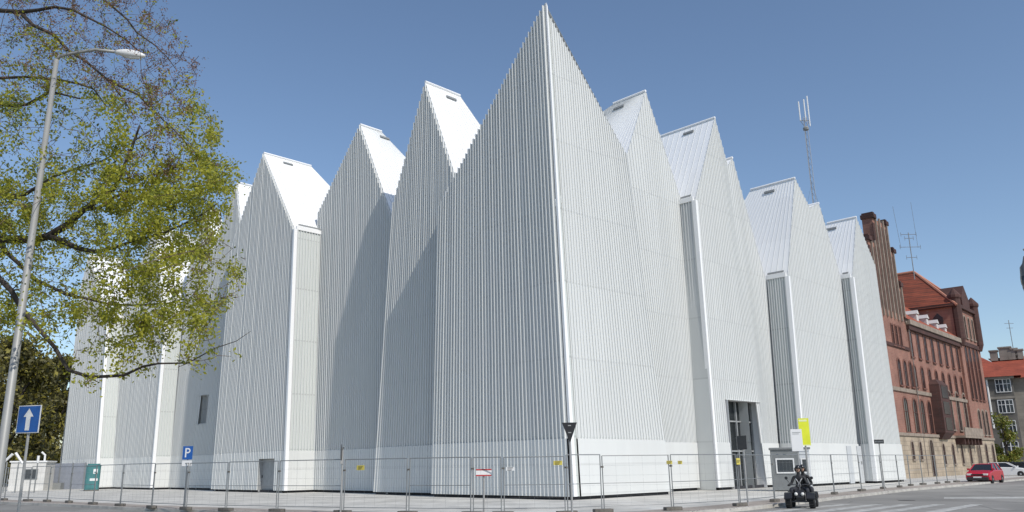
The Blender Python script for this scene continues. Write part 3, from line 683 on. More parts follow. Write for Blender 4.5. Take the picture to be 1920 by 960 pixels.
# stepped gable with pilasters and pinnacles
gt_ = MB()
sc = (s00+sG)/2
steps = [(s00, sG+.15, zE, zG[3][1]), (-2.5, zG[2][0], zG[3][1], zG[2][1]+.3), (zG[0][0], zG[1][0], zG[2][1]+.3, zG[1][1])]
for s0, s1, z0, z1 in steps: bbox(gt_, s0, s1, 0, 1.0, z0, z1)
g_ = HB(gt_, 'stepped_gable', brick)
b = MB()
n = 8
for k in range(n+1):
    s = s00+.15+(sG-s00-.3)*k/n
    top = zE
    for s0, s1, z0, z1 in steps:
        if s0 <= s <= s1: top = z1
    bbox(b, s-.11, s+.11, -.16, 0, zE-.2, top+.25)
HB(b, 'pilaster', stone, g_)
for s0, s1, z0, z1 in steps:
    for c0, c1 in ((s0-.12, s0+.7), (s1-.7, s1+.12)):
        b = MB(); bbox(b, c0, c1, -.22, 1.1, z1, z1+.42); bbox(b, c0+.15, c1-.15, -.1, 1.0, z1+.42, z1+.62); HB(b, 'coping', dbrick, g_)

b = MB()
for k in range(n):
    s0 = s00+.4+(sG-s00-.3)*k/n; s1 = s00-.1+(sG-s00-.3)*(k+1)/n
    top = zE
    for a0, a1, z0, z1 in steps:
        if a0 <= (s0+s1)/2 <= a1: top = z1
    if top > zE+1.5: bbox(b, s0, s1, -.03, 0, zE+.5, top-.5)
HB(b, 'blind_niche', dbrick, g_)
# flank chimney slab left of the gable, turned to the hall
q0 = BP(1622, 449, 6.0); q1 = BP(1640, 490, 6.0)
b = MB(); bbox(b, s00, s00+1.6, 1.2, 9, zE, zG[1][1]-5); HB(b, 'rear_gable', dbrick)
# main roof
b = MB(); rz = zE+6.2
b.quad(BW(sG-.4, -.35, zE+.15), BW(sW, -.35, zE+.15), BW(sW, 7, rz), BW(sG-.4, 7, rz)); b.quad(BW(sG-.4, 7, rz), BW(sW, 7, rz), BW(sW, 14, zE), BW(sG-.4, 14, zE))
b.quad(BW(s00, 1, zE), BW(s00, 14, zE), BW(s00, 7, rz), BW(s00, 7, rz)); b.quad(BW(s00, 1, zE+.4), BW(sG-.4, 1, zE+.4), BW(sG-.4, 7, rz), BW(s00, 7, rz))
mr_ = HB(b, 'roof', tile)
for px, py in ((1712, 596), (1731, 604), (1750, 613), (1766, 621)):
    s, z = BP(px, py, .9); f = MB(); bbox(f, s-.35, s+.35, .45, 2.4, z-.5, z+.35)
    f.add([BW(s-.45, .35, z+.35), BW(s+.45, .35, z+.35), BW(s, .35, z+.8), BW(s-.45, 3, z+.35), BW(s+.45, 3, z+.35), BW(s, 3, z+.8)], [(0, 1, 2), (0, 2, 5, 3), (1, 4, 5, 2)])
    d = HB(f, 'dormer', mat('dormer_white', (.55, .52, .50), .6) if px == 1712 else bpy.data.materials['dormer_white'], mr_)
# right wing: taller block with hip roof
b = MB(); bbox(b, sW, sE, -.25, 13, zS, zW); wg = HB(b, 'wing_wall', brick)
sm = (sW+sE)/2
ap = onplane(1720, 512, BW(sm, 0, 0), uB); oa = -(ap-B0).dot(nB); za = ap.z
print('apex', oa, za, 'zW', zW, 'zE', zE)
oa = 4.7; 
hb = 24
b = MB(); C = [BW(sW-.4, -.6, zW), BW(sE+.4, -.6, zW), BW(sE+.4, hb, zW), BW(sW-.4, hb, zW)]; A1 = BW(sm-1, oa, za); A2 = BW(sm-1, hb-4, za)
b.add(C+[A1, A2], [(0, 1, 4), (1, 2, 5, 4), (2, 3, 5), (3, 0, 4, 5)]); wr = HB(b, 'wing_roof', shaded_tile)
b = MB(); b.tube([C[0], A1], .16, 6); b.tube([C[1], A1], .16, 6); b.tube([A1, A2], .2, 6); HB(b, 'ridge_tiles', mat('ridge_clay', (.45, .20, .13), .8), wr)
b = MB(); bbox(b, sW, sE, 13, hb, 0, zW); HB(b, 'rear_wing', brick)
b = MB(); bbox(b, sW-.35, sE+.35, -.6, 12.5, zW-.1, zW+.3); bbox(b, sW-.2, sE+.2, -.4, 0, zE-.5, zE); HB(b, 'wing_cornice', dbrick)
for k, (ss_, oo) in enumerate(((sm-1, oa+3), (sm-1, oa+6.5))):
    b = MB(); bbox(b, ss_-.5, ss_+.5, oo-.5, oo+.5, za-1, za+1.5); HB(b, 'chimney', dbrick)
# corner turrets and small gable on the wing
for ss_ in (sW+.5, sE-.5):
    b = MB(); b.lathe(BW(ss_, -.25, 0), [(.35, zE-.6), (.62, zE+.2), (.62, zW+.8), (.75, zW+1.0), (.75, zW+1.3), (.3, zW+1.9), (.05, zW+2.2)], 10); HB(b, 'turret', dbrick)
b = MB(); z0_ = zW+.2
b.add([BW(sm-1.7, -.5, z0_), BW(sm+1.7, -.5, z0_), BW(sm+1.7, -.5, z0_+1.2), BW(sm, -.5, z0_+2.9), BW(sm-1.7, -.5, z0_+1.2), BW(sm-1.7, 2.5, z0_), BW(sm+1.7, 2.5, z0_), BW(sm+1.7, 2.5, z0_+1.2), BW(sm, 2.5, z0_+2.9), BW(sm-1.7, 2.5, z0_+1.2)],
      [(0, 1, 2, 3, 4), (9, 8, 7, 6, 5), (4, 3, 8, 9), (3, 2, 7, 8), (0, 4, 9, 5), (1, 6, 7, 2)]); HB(b, 'wing_gable', dbrick)
# blind arcade on the wing's flank towards the hall
b = MB()
for k in range(4):
    o0 = 1.2+k*2.2
    b.add([BW(sW-.05, o0, zE+.5), BW(sW-.05, o0+1.1, zE+.5), BW(sW-.05, o0+1.1, zW-1.3), BW(sW-.05, o0+.55, zW-.7), BW(sW-.05, o0, zW-1.3)], [(0, 1, 2, 3, 4)])
HB(b, 'flank_arcade', wing)
def arch_window(s, z0, z1, w, o=0.0, arch=True, frame=stone, cols=2, name='window', sill=True):
    """recess with glass, surround, mullion and sill on the front at offset o"""
    h = z1-z0; r_ = w/2 if arch else 0; f = MB(); N = 8
    prof = [(-w/2, z0), (w/2, z0), (w/2, z1-r_)]+([(w/2*math.cos(t), z1-r_+w/2*math.sin(t)*1.15) for t in np.linspace(0, math.pi, N)[1:-1]] if arch else [])+[(-w/2, z1-r_)]
    out = [(x*(1+.28/w), z0+(z-z0)*(1+.16/h)) for x, z in prof]
    n_ = len(prof)
    vs = [BW(s+x, o-.06, z) for x, z in out]+[BW(s+x, o-.06, z) for x, z in prof]+[BW(s+x, o+.002, z) for x, z in out]+[BW(s+x, o-.01, z) for x, z in prof]
    fs = []
    for i in range(n_):
        j = (i+1) % n_
        fs += [(i, j, n_+j, n_+i), (2*n_+i, 2*n_+j, j, i), (n_+i, n_+j, 3*n_+j, 3*n_+i)]
    f.add(vs, fs)
    if sill: bbox(f, s-w/2-.15, s+w/2+.15, o-.16, o, z0-.14, z0)
    W_ = HB(f, name, frame)
    g = MB(); g.add([BW(s+x, o-.015, z) for x, z in prof], [tuple(range(n_))]); p = HB(g, 'pane', wing, W_)
    m_ = MB()
    if cols > 1:
        bbox(m_, s-.035, s+.035, o-.045, o-.018, z0, z1); bbox(m_, s-w/2, s+w/2, o-.045, o-.018, z0+h*.6, z0+h*.6+.07); HB(m_, 'mullion', dbrick, W_)
bw_ = mat('brick_surround', (.16, .07, .05), .8)
sk = lambda x, y, o=0.0: BP(x, y, o)
# row of tall narrow windows under the eaves
zt, zb = sk(1722, 628)[1], sk(1722, 672)[1]
x0_ = sG+.8; n = 8
for k in range(n): arch_window(x0_+(sW-1.0-x0_)*k/(n-1), zb, zt, .8, arch=False, frame=bw_)
zt, zb = sk(1728, 690)[1], sk(1732, 728)[1]
for k in range(n): arch_window(x0_+(sW-1.0-x0_)*k/(n-1), zb, zt, .85, frame=bw_)
# gable bay: triple windows, arched
zt, zb = sk(1686, 675)[1], sk(1690, 722)[1]
cs = [sk(x, 700)[0] for x in (1687, 1698, 1708)]
for s in cs: arch_window(s, zb, zt, .75, frame=bw_)
zt, zb = sk(1700, 748)[1], sk(1706, 812)[1]
for x in (1700, 1717, 1731, 1744): arch_window(sk(x, 780)[0], zb+.1, zt, 1.15, frame=bw_)
# small windows high in the gable bay
zt, zb = sk(1680, 612)[1], sk(1680, 648)[1]
for x in (1674, 1681, 1688): arch_window(sk(x, 630)[0], zb, zt, .5, arch=False, frame=bw_)
# wing: tall paired windows
zt, zb = sk(1815, 650, -.25)[1], sk(1826, 748, -.25)[1]
wsx = [lerp(sW, sE, f) for f in (.22, .4, .6, .78)]
for s in wsx: arch_window(s, zb, zt, .95, o=-.25, frame=bw_)
zt, zb = sk(1836, 770, -.25)[1], zS+.6
for s in wsx[1:]: arch_window(s, zb, zt, .95, o=-.25, frame=stone)
zt, zb = zE-.2, zE-2.0
for s in wsx: arch_window(s, zE+.6, zW-.9, .7, o=-.25, frame=stone)
# stone base: small arched windows and a doorway
for x, w_ in ((1712, .7), (1727, .7)): arch_window(sk(x, 850, -.18)[0], 1.7, 3.3, w_, o=-.18, frame=stone)
arch_window(sk(1749, 860, -.18)[0], .1, 3.5, 1.2, o=-.18, frame=stone, name='doorway', sill=False)
for k in range(5): arch_window(lerp(sk(1768, 860)[0], sW+1, k/4), 1.2, 3.2, .8, o=-.18, frame=stone)
for k in range(3): arch_window(lerp(sW+1.6, sE-1.2, k/2), .6 if k == 2 else 1.2, 3.3, 1.0, o=-.18-.0, frame=stone)
# oriel and balcony
so0, so1 = sk(1748, 770)[0], sk(1766, 770)[0]
zt, zb = sk(1748, 722)[1], sk(1756, 815)[1]
b = MB(); P_ = [(so0, 0), (so0+.15, -.95), (so1-.1, -.95), (so1+.1, 0)]
vs = [BW(s, o, z) for z in (zb-.6, zb+.2, zt, zt+.5) for s, o in P_]
vs[0:4] = [BW(lerp(s, (so0+so1)/2, .15), o*.45, zb-.45) for s, o in P_]; vs[12:16] = [BW(lerp(s, (so0+so1)/2, .25), o*.6, zt+.5) for s, o in P_]
b.add(vs, [(i+4*r_, i+1+4*r_, i+5+4*r_, i+4+4*r_) for r_ in range(3) for i in range(3)]); ori = HB(b, 'oriel', dbrick)
b = MB()
for k in range(3):
    z = lerp(zb, zt, (k+.25)/3.1); bbox(b, so0+.7, so1-.6, -.99, -.95, z, z+1.3)
HB(b, 'oriel_window', wing, ori)
sl0, sl1 = sk(1779, 770)[0], sW-.2
b = MB(); zb2 = sk(1800, 822)[1]
bbox(b, sl0, sl1, -1.3, 0, zb2, zb2+.25); bbox(b, sl0, sl1, -1.32, -1.2, zb2+.25, zb2+1.1)
bal = HB(b, 'balcony', stone)
b = MB()
for k in range(6): s = lerp(sl0+.2, sl1-.5, k/5); bbox(b, s, s+.3, -1.1, 0, zb2-.7, zb2-.002)
HB(b, 'balcony_corbel', dbrick, bal)
zt = sk(1795, 738)[1]
for k in range(3): arch_window(lerp(sl0+.9, sl1-.9, k/2), zb2+.9, zt, 1.1, frame=stone)
# downpipe
b = MB(); b.tube([BW(sG+.1, -.2, zE-.5), BW(sG+.1, -.2, .1)], .045, 6); HB(b, 'downpipe', mat('zinc', (.2, .17, .15), .5))
# aerial on its roof
b = MB(); a = atdist(1713, 508, 92); t = atdist(1704, 436, 92)
ra = empty('roof_aerial', a); tag(ra, 'thin aerial with cross arms on the roof ridge of the brick building', 'aerial')
hgt = t.z-a.z
b.tube([(0, 0, -1), (0, 0, hgt)], .05, 6); b.build('mast', galv, ra)
b = MB()
for f, w_ in ((.95, .9), (.85, .5), (.62, 1.2), (.35, .6)): b.tube([(-w_, 0, hgt*f), (w_, 0, hgt*f)], .03, 4); b.tube([(w_, 0, hgt*f-.25), (w_, 0, hgt*f+.25)], .025, 4); b.tube([(-w_, 0, hgt*f-.25), (-w_, 0, hgt*f+.25)], .025, 4)
b.tube([(-1.1, 0, hgt*.6), (-1.4, 0, hgt*1.7)], .02, 4); b.tube([(.9, 0, hgt*.6), (.8, 0, hgt*1.8)], .02, 4)
b.build('cross_arm', galv, ra)
# ---------------------------------------------------------------- apartment house
ap0 = atdist(1908, 870, 118); ap0.z = 0
az = R(34); uA = Vector((math.cos(az), -math.sin(az), 0)); vA = Vector((math.sin(az), math.cos(az), 0))      # along its front to the right, inwards
ah = empty('apartment_house', ap0); tag(ah, 'grey four storey apartment house with a red tiled roof at the right edge', 'building')
def AW(s, o, z): return ap0+uA*s+vA*o+Z*z
def AP(px, py, o=0.0):
    q = onplane(px, py, ap0+vA*o, vA); return (q-ap0).dot(uA), q.z
def HA(mb, name, mats, parent=None):
    o = mb.build(name, mats, ah if parent is None else parent)
    if parent is None: o.location = -ap0
    return o
def abox(mb, s0, s1, o0, o1, z0, z1):
    vs = [AW(s, o, z) for z in (z0, z1) for o in (o0, o1) for s in (s0, s1)]
    mb.add(vs, [(0, 2, 3, 1), (4, 5, 7, 6), (0, 1, 5, 4), (2, 6, 7, 3), (0, 4, 6, 2), (1, 3, 7, 5)])
zA = AP(1900, 705)[1]; sA0 = -14; sA1 = AP(1905, 760)[0]
agrey = brickmat('grey_render', (.15, .14, .125), (.13, .122, .11), (.12, .112, .10), bw=1.2, rh=.5)
atan = brickmat('tan_render', (.30, .27, .23), (.27, .245, .21), (.22, .2, .17), bw=1.2, rh=.5)
zB = AP(1900, 745)[1]
b = MB(); abox(b, sA0, sA1, 0, 12, 0, zA); HA(b, 'wall', agrey)
b = MB(); abox(b, sA1, sA1+14, 1.5, 12, 0, zA-.01); HA(b, 'side_wing', atan)
b = MB(); abox(b, sA0-.1, sA1+.1, -.12, 0, zB-.15, zB+.2); abox(b, sA0-.3, sA1+.3, -.5, .1, zA-.3, zA); HA(b, 'cornice', atan)
b = MB(); rz = AP(1890, 682)[1]+.6; e_ = .7
c = [AW(sA0-e_, -e_, zA), AW(sA1+e_+.5, -e_, zA), AW(sA1+e_+.5, 12+e_, zA), AW(sA0-e_, 12+e_, zA), AW(sA0+4, 6, rz+2), AW(sA1-5, 6, rz+2)]
b.add(c, [(0, 1, 5, 4), (1, 2, 5), (2, 3, 4, 5), (3, 0, 4)]); b.quad(AW(sA1, .8, zA-.2), AW(sA1+15, .8, zA-.2), AW(sA1+15, 6.5, rz+1), AW(sA1-3, 6.5, rz+1))
rt_tile = brickmat('bright_clay_tiles', (.38, .085, .045), (.32, .07, .038), (.2, .05, .03), bw=.3, rh=.28, msz=.02)
ar = HA(b, 'roof', rt_tile)
for s, w_, h_ in ((AP(1885, 690)[0], 1.6, 2.4), (AP(1862, 690)[0], 1.0, 1.6), (AP(1903, 690)[0], .8, 1.8), (AP(1912, 690)[0], 1.0, 1.4)):
    b = MB(); abox(b, s-w_/2, s+w_/2, 5.4, 6.6, rz+.5, rz+1.1+h_*.5); abox(b, s-w_/2-.12, s+w_/2+.12, 5.28, 6.72, rz+1.1+h_*.5, rz+1.3+h_*.5); HA(b, 'chimney', atan, ar)
for r_, y_ in enumerate((723, 762, 801, 840)):
    for x_ in (1881+r_*5,):
        s, z = AP(x_, y_); f = MB(); w_ = .98; h_ = .95
        for (a0, a1, c0, c1) in ((-w_, w_, h_-.09, h_), (-w_, w_, -h_, -h_+.09), (-w_, -w_+.09, -h_, h_), (w_-.09, w_, -h_, h_), (-.06, .06, -h_, h_), (-w_, w_, .2, .27), (-.52, -.46, -h_, h_), (.46, .52, -h_, h_)):
            abox(f, s+a0, s+a1, -.10+.002*(a1-a0), -.01, z+c0, z+c1)
        W_ = HA(f, 'window', wht); p = MB(); abox(p, s-w_, s+w_, -.03, -.005, z-h_, z+h_); HA(p, 'pane', gl, W_)
for r_, y_ in enumerate((723, 762, 801, 840)):
    z = AP(1881, y_)[1]; s = sA1+2.2
    f = MB(); abox(f, s-.6, s+.6, 1.4, 1.49, z-.75, z+.75); W_ = HA(f, 'window', wht); p = MB(); abox(p, s-.5, s-.04, 1.37, 1.4, z-.65, z+.65); abox(p, s+.04, s+.5, 1.37, 1.4, z-.65, z+.65); HA(p, 'pane', gl, W_)
b = MB(); s, _ = AP(1857, 760); b.tube([AW(s, -.15, zA-.3), AW(s, -.15, zA*.45)], .13, 6); HA(b, 'downpipe', wht)
ra2 = empty('roof_aerial', AW(AP(1897, 660)[0], 6, rz+2)); tag(ra2, 'thin aerial on the red roof of the grey apartment house', 'aerial')
b = MB(); b.tube([(0, 0, -1), (0, 0, 4.5)], .05, 6); b.build('mast', galv, ra2)
b = MB(); b.tube([(-.7, 0, 4), (.7, 0, 4)], .03, 4); b.tube([(-.5, 0, 3.3), (.5, 0, 3.3)], .03, 4); b.build('cross_arm', galv, ra2)
# ---------------------------------------------------------------- telecom mast behind the hall
mb0 = atdist(1527, 400, 125); mt = atdist(1505, 172, 125); base = Vector((mb0.x, 125, 0)); base.x = lerp(mb0.x, mt.x, .5)
tm = empty('telecom_mast', base); tag(tm, 'slender lattice mast with white antennas rising behind the hall', 'mast')
H_ = mt.z-2.0; w_ = .32; b = MB(); n = 46; z0_ = 8.0
cr = [(w_*math.cos(R(a)), w_*math.sin(R(a))) for a in (90, 210, 330)]
for x, y in cr: b.tube([(x, y, 0), (x, y, H_-2.6)], .045, 5)
for k in range(n):
    za_ = z0_+(H_-3-z0_)*k/n; zb_ = z0_+(H_-3-z0_)*(k+1)/n
    for i in range(3):
        (x0, y0), (x1, y1) = cr[i], cr[(i+1) % 3]; b.tube([(x0, y0, za_), (x1, y1, zb_)], .022, 3, cap=False)
b.build('lattice', mat('mast_paint', (.35, .36, .38), .5), tm)
for x, h0, h1 in ((-.75, -3.2, .2), (.75, -4.2, 1.2), (.15, -3.4, .6)):
    b = MB(); b.tube([(x, 0, H_+h0), (x, 0, H_+h1)], .10, 6); b.build('antenna', wht, tm)
b = MB(); b.tube([(-.8, 0, H_-3.2), (.8, 0, H_-3.2)], .06, 5); b.tube([(-.75, 0, H_-3.2), (0, 0, H_-4.6), (.75, 0, H_-3.2)], .05, 5); b.lathe((0, 0, H_-4.9), [(.45, 0), (.5, .3), (.3, .6)], 8); b.build('antenna_bracket', MT['vent'], tm)
b = MB()
for sx_, sy_ in ((9, 5), (-9, 5), (0, -12)): b.tube([(0, 0, H_-14), (sx_, sy_, 12)], .015, 3, cap=False)
b.build('guy_wire', galv, tm)
# ---------------------------------------------------------------- cars
chrome = mat('hub_metal', (.45, .45, .46), .3, metal=.8); tyre = mat('rubber', (.015, .015, .016), .8)
lampm = mat('lamp_lens', (.75, .74, .70), .15); cg = mat('car_glass', (.02, .022, .026), .05)
def car(label, paint, loc, rz, L=3.9, W=1.66, Hc=1.42, hatch=True):
    root = empty('parked_car' if 'red' not in label else 'red_car', loc, rz); tag(root, label, 'car')
    # side profile (x forward, z up); widths narrow upward
    body = [(-L/2+.02, .32), (-L/2, .62), (-L/2+.06, .86), (-L/2+.25, .93), (-.2, .96), (L/2-1.15, .93), (L/2-.35, .80), (L/2-.05, .66), (L/2, .48), (L/2-.06, .26), (L/2-.45, .2), (-L/2+.3, .2)]
    b = MB(); n = len(body)
    secs = [(-W/2, .93, .0), (-W/2+.05, 1.0, .0), (-W/4, 1.02, 0), (0, 1.03, 0), (W/4, 1.02, 0), (W/2-.05, 1.0, 0), (W/2, .93, 0)]
    vs = []
    for y, k, _ in secs:
        for x, z in body: vs.append((x*(k if abs(y) > W/2-.01 else 1), y, .2+(z-.2)*(k)))
    fs = []
    for a in range(len(secs)-1):
        for i in range(n): fs.append((a*n+i, a*n+(i+1) % n, (a+1)*n+(i+1) % n, (a+1)*n+i))
    fs.append(tuple(range(n))[::-1]); fs.append(tuple((len(secs)-1)*n+i for i in range(n)))
    b.add(vs, fs); b.build('body', paint, root, smooth=False, bevel=.03)
    # cabin: glasshouse in dark glass with painted roof and pillars
    xr = -L/2+(.25 if hatch else .95); x1, x2, x3, x4 = xr, xr+.42, L/2-1.85, L/2-1.05
    lo = W/2-.06; hi = W/2-.24
    cab = [(x1, .90), (x4, .91), (x3, Hc-.05), (x2, Hc-.03)]
    v = [(x, -lo if i < 2 else -hi, z) for i, (x, z) in enumerate(cab)]+[(x, lo if i < 2 else hi, z) for i, (x, z) in enumerate(cab)]
    b = MB(); b.add(v, [(0, 1, 2, 3), (7, 6, 5, 4), (1, 5, 6, 2), (3, 7, 4, 0)]); b.build('windows', cg, root)
    b = MB(); b.add([(x2-.02, -hi-.01, Hc-.05), (x3+.03, -hi-.01, Hc-.07), (x3+.03, hi+.01, Hc-.07), (x2-.02, hi+.01, Hc-.05), (x2+.1, -hi+.12, Hc), (x3-.12, -hi+.12, Hc-.01), (x3-.12, hi-.12, Hc-.01), (x2+.1, hi-.12, Hc)], [(4, 5, 6, 7), (0, 1, 5, 4), (1, 2, 6, 5), (2, 3, 7, 6), (3, 0, 4, 7)]); b.build('roof', paint, root)
    b = MB()
    for sy in (-1, 1):
        for (xa, za), (xb, zb) in (((x4, .91), (x3, Hc-.05)), ((x1, .90), (x2, Hc-.03)), (((x1+x4)/2-.1, .93), ((x2+x3)/2, Hc-.04))):
            b.tube([(xa, sy*(lo+.005), za), (xb, sy*(hi+.005), zb)], .045, 5)
    b.build('pillar', paint, root)
    for sx_ in (-L/2+.68, L/2-.72):
        for sy in (-1, 1):
            t_ = MB(); t_.lathe((sx_, sy*(W/2-.09), .30), [(.19, -.10), (.29, -.10), (.31, -.07), (.31, .07), (.29, .10), (.19, .10)], 20, M=M90); wo = t_.build('wheel', tyre, root)
            h = MB(); h.lathe((sx_, sy*(W/2-.09), .30), [(.04, -.105), (.19, -.09), (.19, .09), (.04, .105)], 14, M=M90); h.build('rim', chrome, wo)
    for sy in (-1, 1):
        h = MB(); h.box(L/2-.16, L/2+.015, sy*(W/2-.28)-.17, sy*(W/2-.28)+.17, .58, .71); h.build('headlight', lampm, root, bevel=.02)
        h = MB(); h.box(-L/2-.012, -L/2+.1, sy*(W/2-.2)-.12, sy*(W/2-.2)+.12, .6, .8); h.build('rear_light', red, root)
        h = MB(); h.box(x4-.1, x4+.02, sy*(W/2+.02)-.09, sy*(W/2+.02)+.09, .95, 1.08); h.build('mirror', paint, root, bevel=.02)
    h = MB(); h.box(L/2-.06, L/2+.04, -W/2+.1, W/2-.1, .22, .46); h.build('bumper', mat('bumper_black', (.03, .03, .032), .6), root, bevel=.03)
    h = MB(); h.box(L/2-.02, L/2+.046, -.28, .28, .40, .50); h.build('number_plate', wht, root)
    h = MB(); h.box(L/2-.03, L/2+.02, -.42, .42, .58, .68); h.build('grille', tyre, root)
    return root
pr = mat('red_paint_car', (.42, .012, .03), .25); pw_ = mat('white_paint_car', (.72, .72, .72), .3); pd = mat('dark_paint_car', (.02, .025, .035), .25)
c1 = gnd(1837, 906.5, RZ); c1.z = RZ
car('small red car facing the camera on the road, headlights pale', pr, c1+Vector((1.2, 1.3, 0)), R(90-224))
c2 = gnd(1889, 894.5, RZ); car('white car seen side on, parked behind the red car', pw_, (c2.x, c2.y, RZ), R(-38), L=4.0)
c3 = gnd(1921, 892, RZ); car('dark car cut by the right edge of the photo', pd, (c3.x, c3.y, RZ), R(-42), L=4.1)
# ---------------------------------------------------------------- street lamps
lamp_m = mat('lamp_post_grey', (.30, .30, .285), .5, metal=.15, noise=.08, nscale=2)
LD = 11.2
a = atdist(106, 112, LD); base = Vector((a.x, LD, RZ))
lp_ = empty('street_lamp', base); tag(lp_, 'tall pale street lamp with a curved arm in front of the tree branches', 'street lamp')
hh = a.z-RZ
b = MB(); b.tube([(0, 0, 0), (0, 0, 1.2), (0, 0, 1.25), (0, 0, hh)], [.085, .08, .062, .034], 12); b.build('post', lamp_m, lp_, smooth=True)
arm = [atdist(x, y, LD)-base for x, y in ((106, 113), (112, 105), (135, 100), (180, 93), (222, 98))]
b = MB(); b.tube(arm, .024, 8); b.build('arm', lamp_m, lp_, smooth=True)
h0, h1 = [atdist(x, y, LD)-base for x, y in ((216, 97), (272, 105))]
b = MB(); d = (h1-h0); N = 9; b.tube([h0+d*k/N for k in range(N+1)], [.026, .04, .052, .062, .066, .066, .062, .055, .042, .02], 12); hd = b.build('lamp_head', mat('lamp_white', (.70, .70, .68), .35), lp_, smooth=True)
b = MB(); b.tube([h0+d*.35-Z*.04, h0+d*.55-Z*.05, h0+d*.85-Z*.035], [.026, .036, .02], 10); b.build('lens', lampm, hd, smooth=True)
# lamp at the right edge: post outside the frame
LD = 20.0; a = atdist(1926, 525, LD); base = Vector((a.x+.9, LD, RZ)); lr = empty('street_lamp', base); tag(lr, 'grey lamp head hanging at the right edge of the photo', 'street lamp')
b = MB(); b.tube([(0, 0, 0), (0, 0, a.z+.9-RZ)], [.1, .06], 10); b.tube([(0, 0, a.z+.85-RZ), (-.45, 0, a.z+1.0-RZ), (-.85, 0, a.z+.78-RZ)], .035, 8); b.build('post', lamp_m, lr)
b = MB(); b.lathe((-.86, 0, a.z-RZ), [(.02, -.50), (.11, -.42), (.16, -.2), (.17, .1), (.15, .34), (.08, .44), (.03, .62)], 14); b.build('lamp_head', mat('lamp_dark_grey', (.13, .13, .13), .4), lr, smooth=True)
b = MB(); b.lathe((-.86, 0, a.z-RZ), [(.175, -.1), (.18, 0), (.175, .1)], 14); b.build('lens', cg, lr)
# ---------------------------------------------------------------- people on the quad bike
def limb_body(name, pts, edges, rad, mats, parent, sub=2):
    me = bpy.data.meshes.new(name); me.from_pydata(pts, edges, []); me.update()
    me.materials.append(mats)
    o = bpy.data.objects.new(name, me); COL.objects.link(o); o.parent = parent
    s_ = o.modifiers.new('skin', 'SKIN')
    for i, r_ in enumerate(rad): me.skin_vertices[0].data[i].radius = (r_, r_*.92) if not hasattr(r_, '__len__') else r_
    me.skin_vertices[0].data[0].use_root = True
    s_.use_smooth_shade = True; s_.branch_smoothing = .6
    u_ = o.modifiers.new('sub', 'SUBSURF'); u_.levels = sub; u_.render_levels = sub
    return o
blackjacket = mat('black_jacket', (.018, .018, .02), .65, noise=.25, nscale=5); jeans = mat('dark_trousers', (.03, .032, .04), .8)
helm = mat('black_helmet', (.02, .02, .022), .25); skin = mat('skin', (.45, .28, .20), .55); glove = mat('black_glove', (.02, .02, .02), .7)
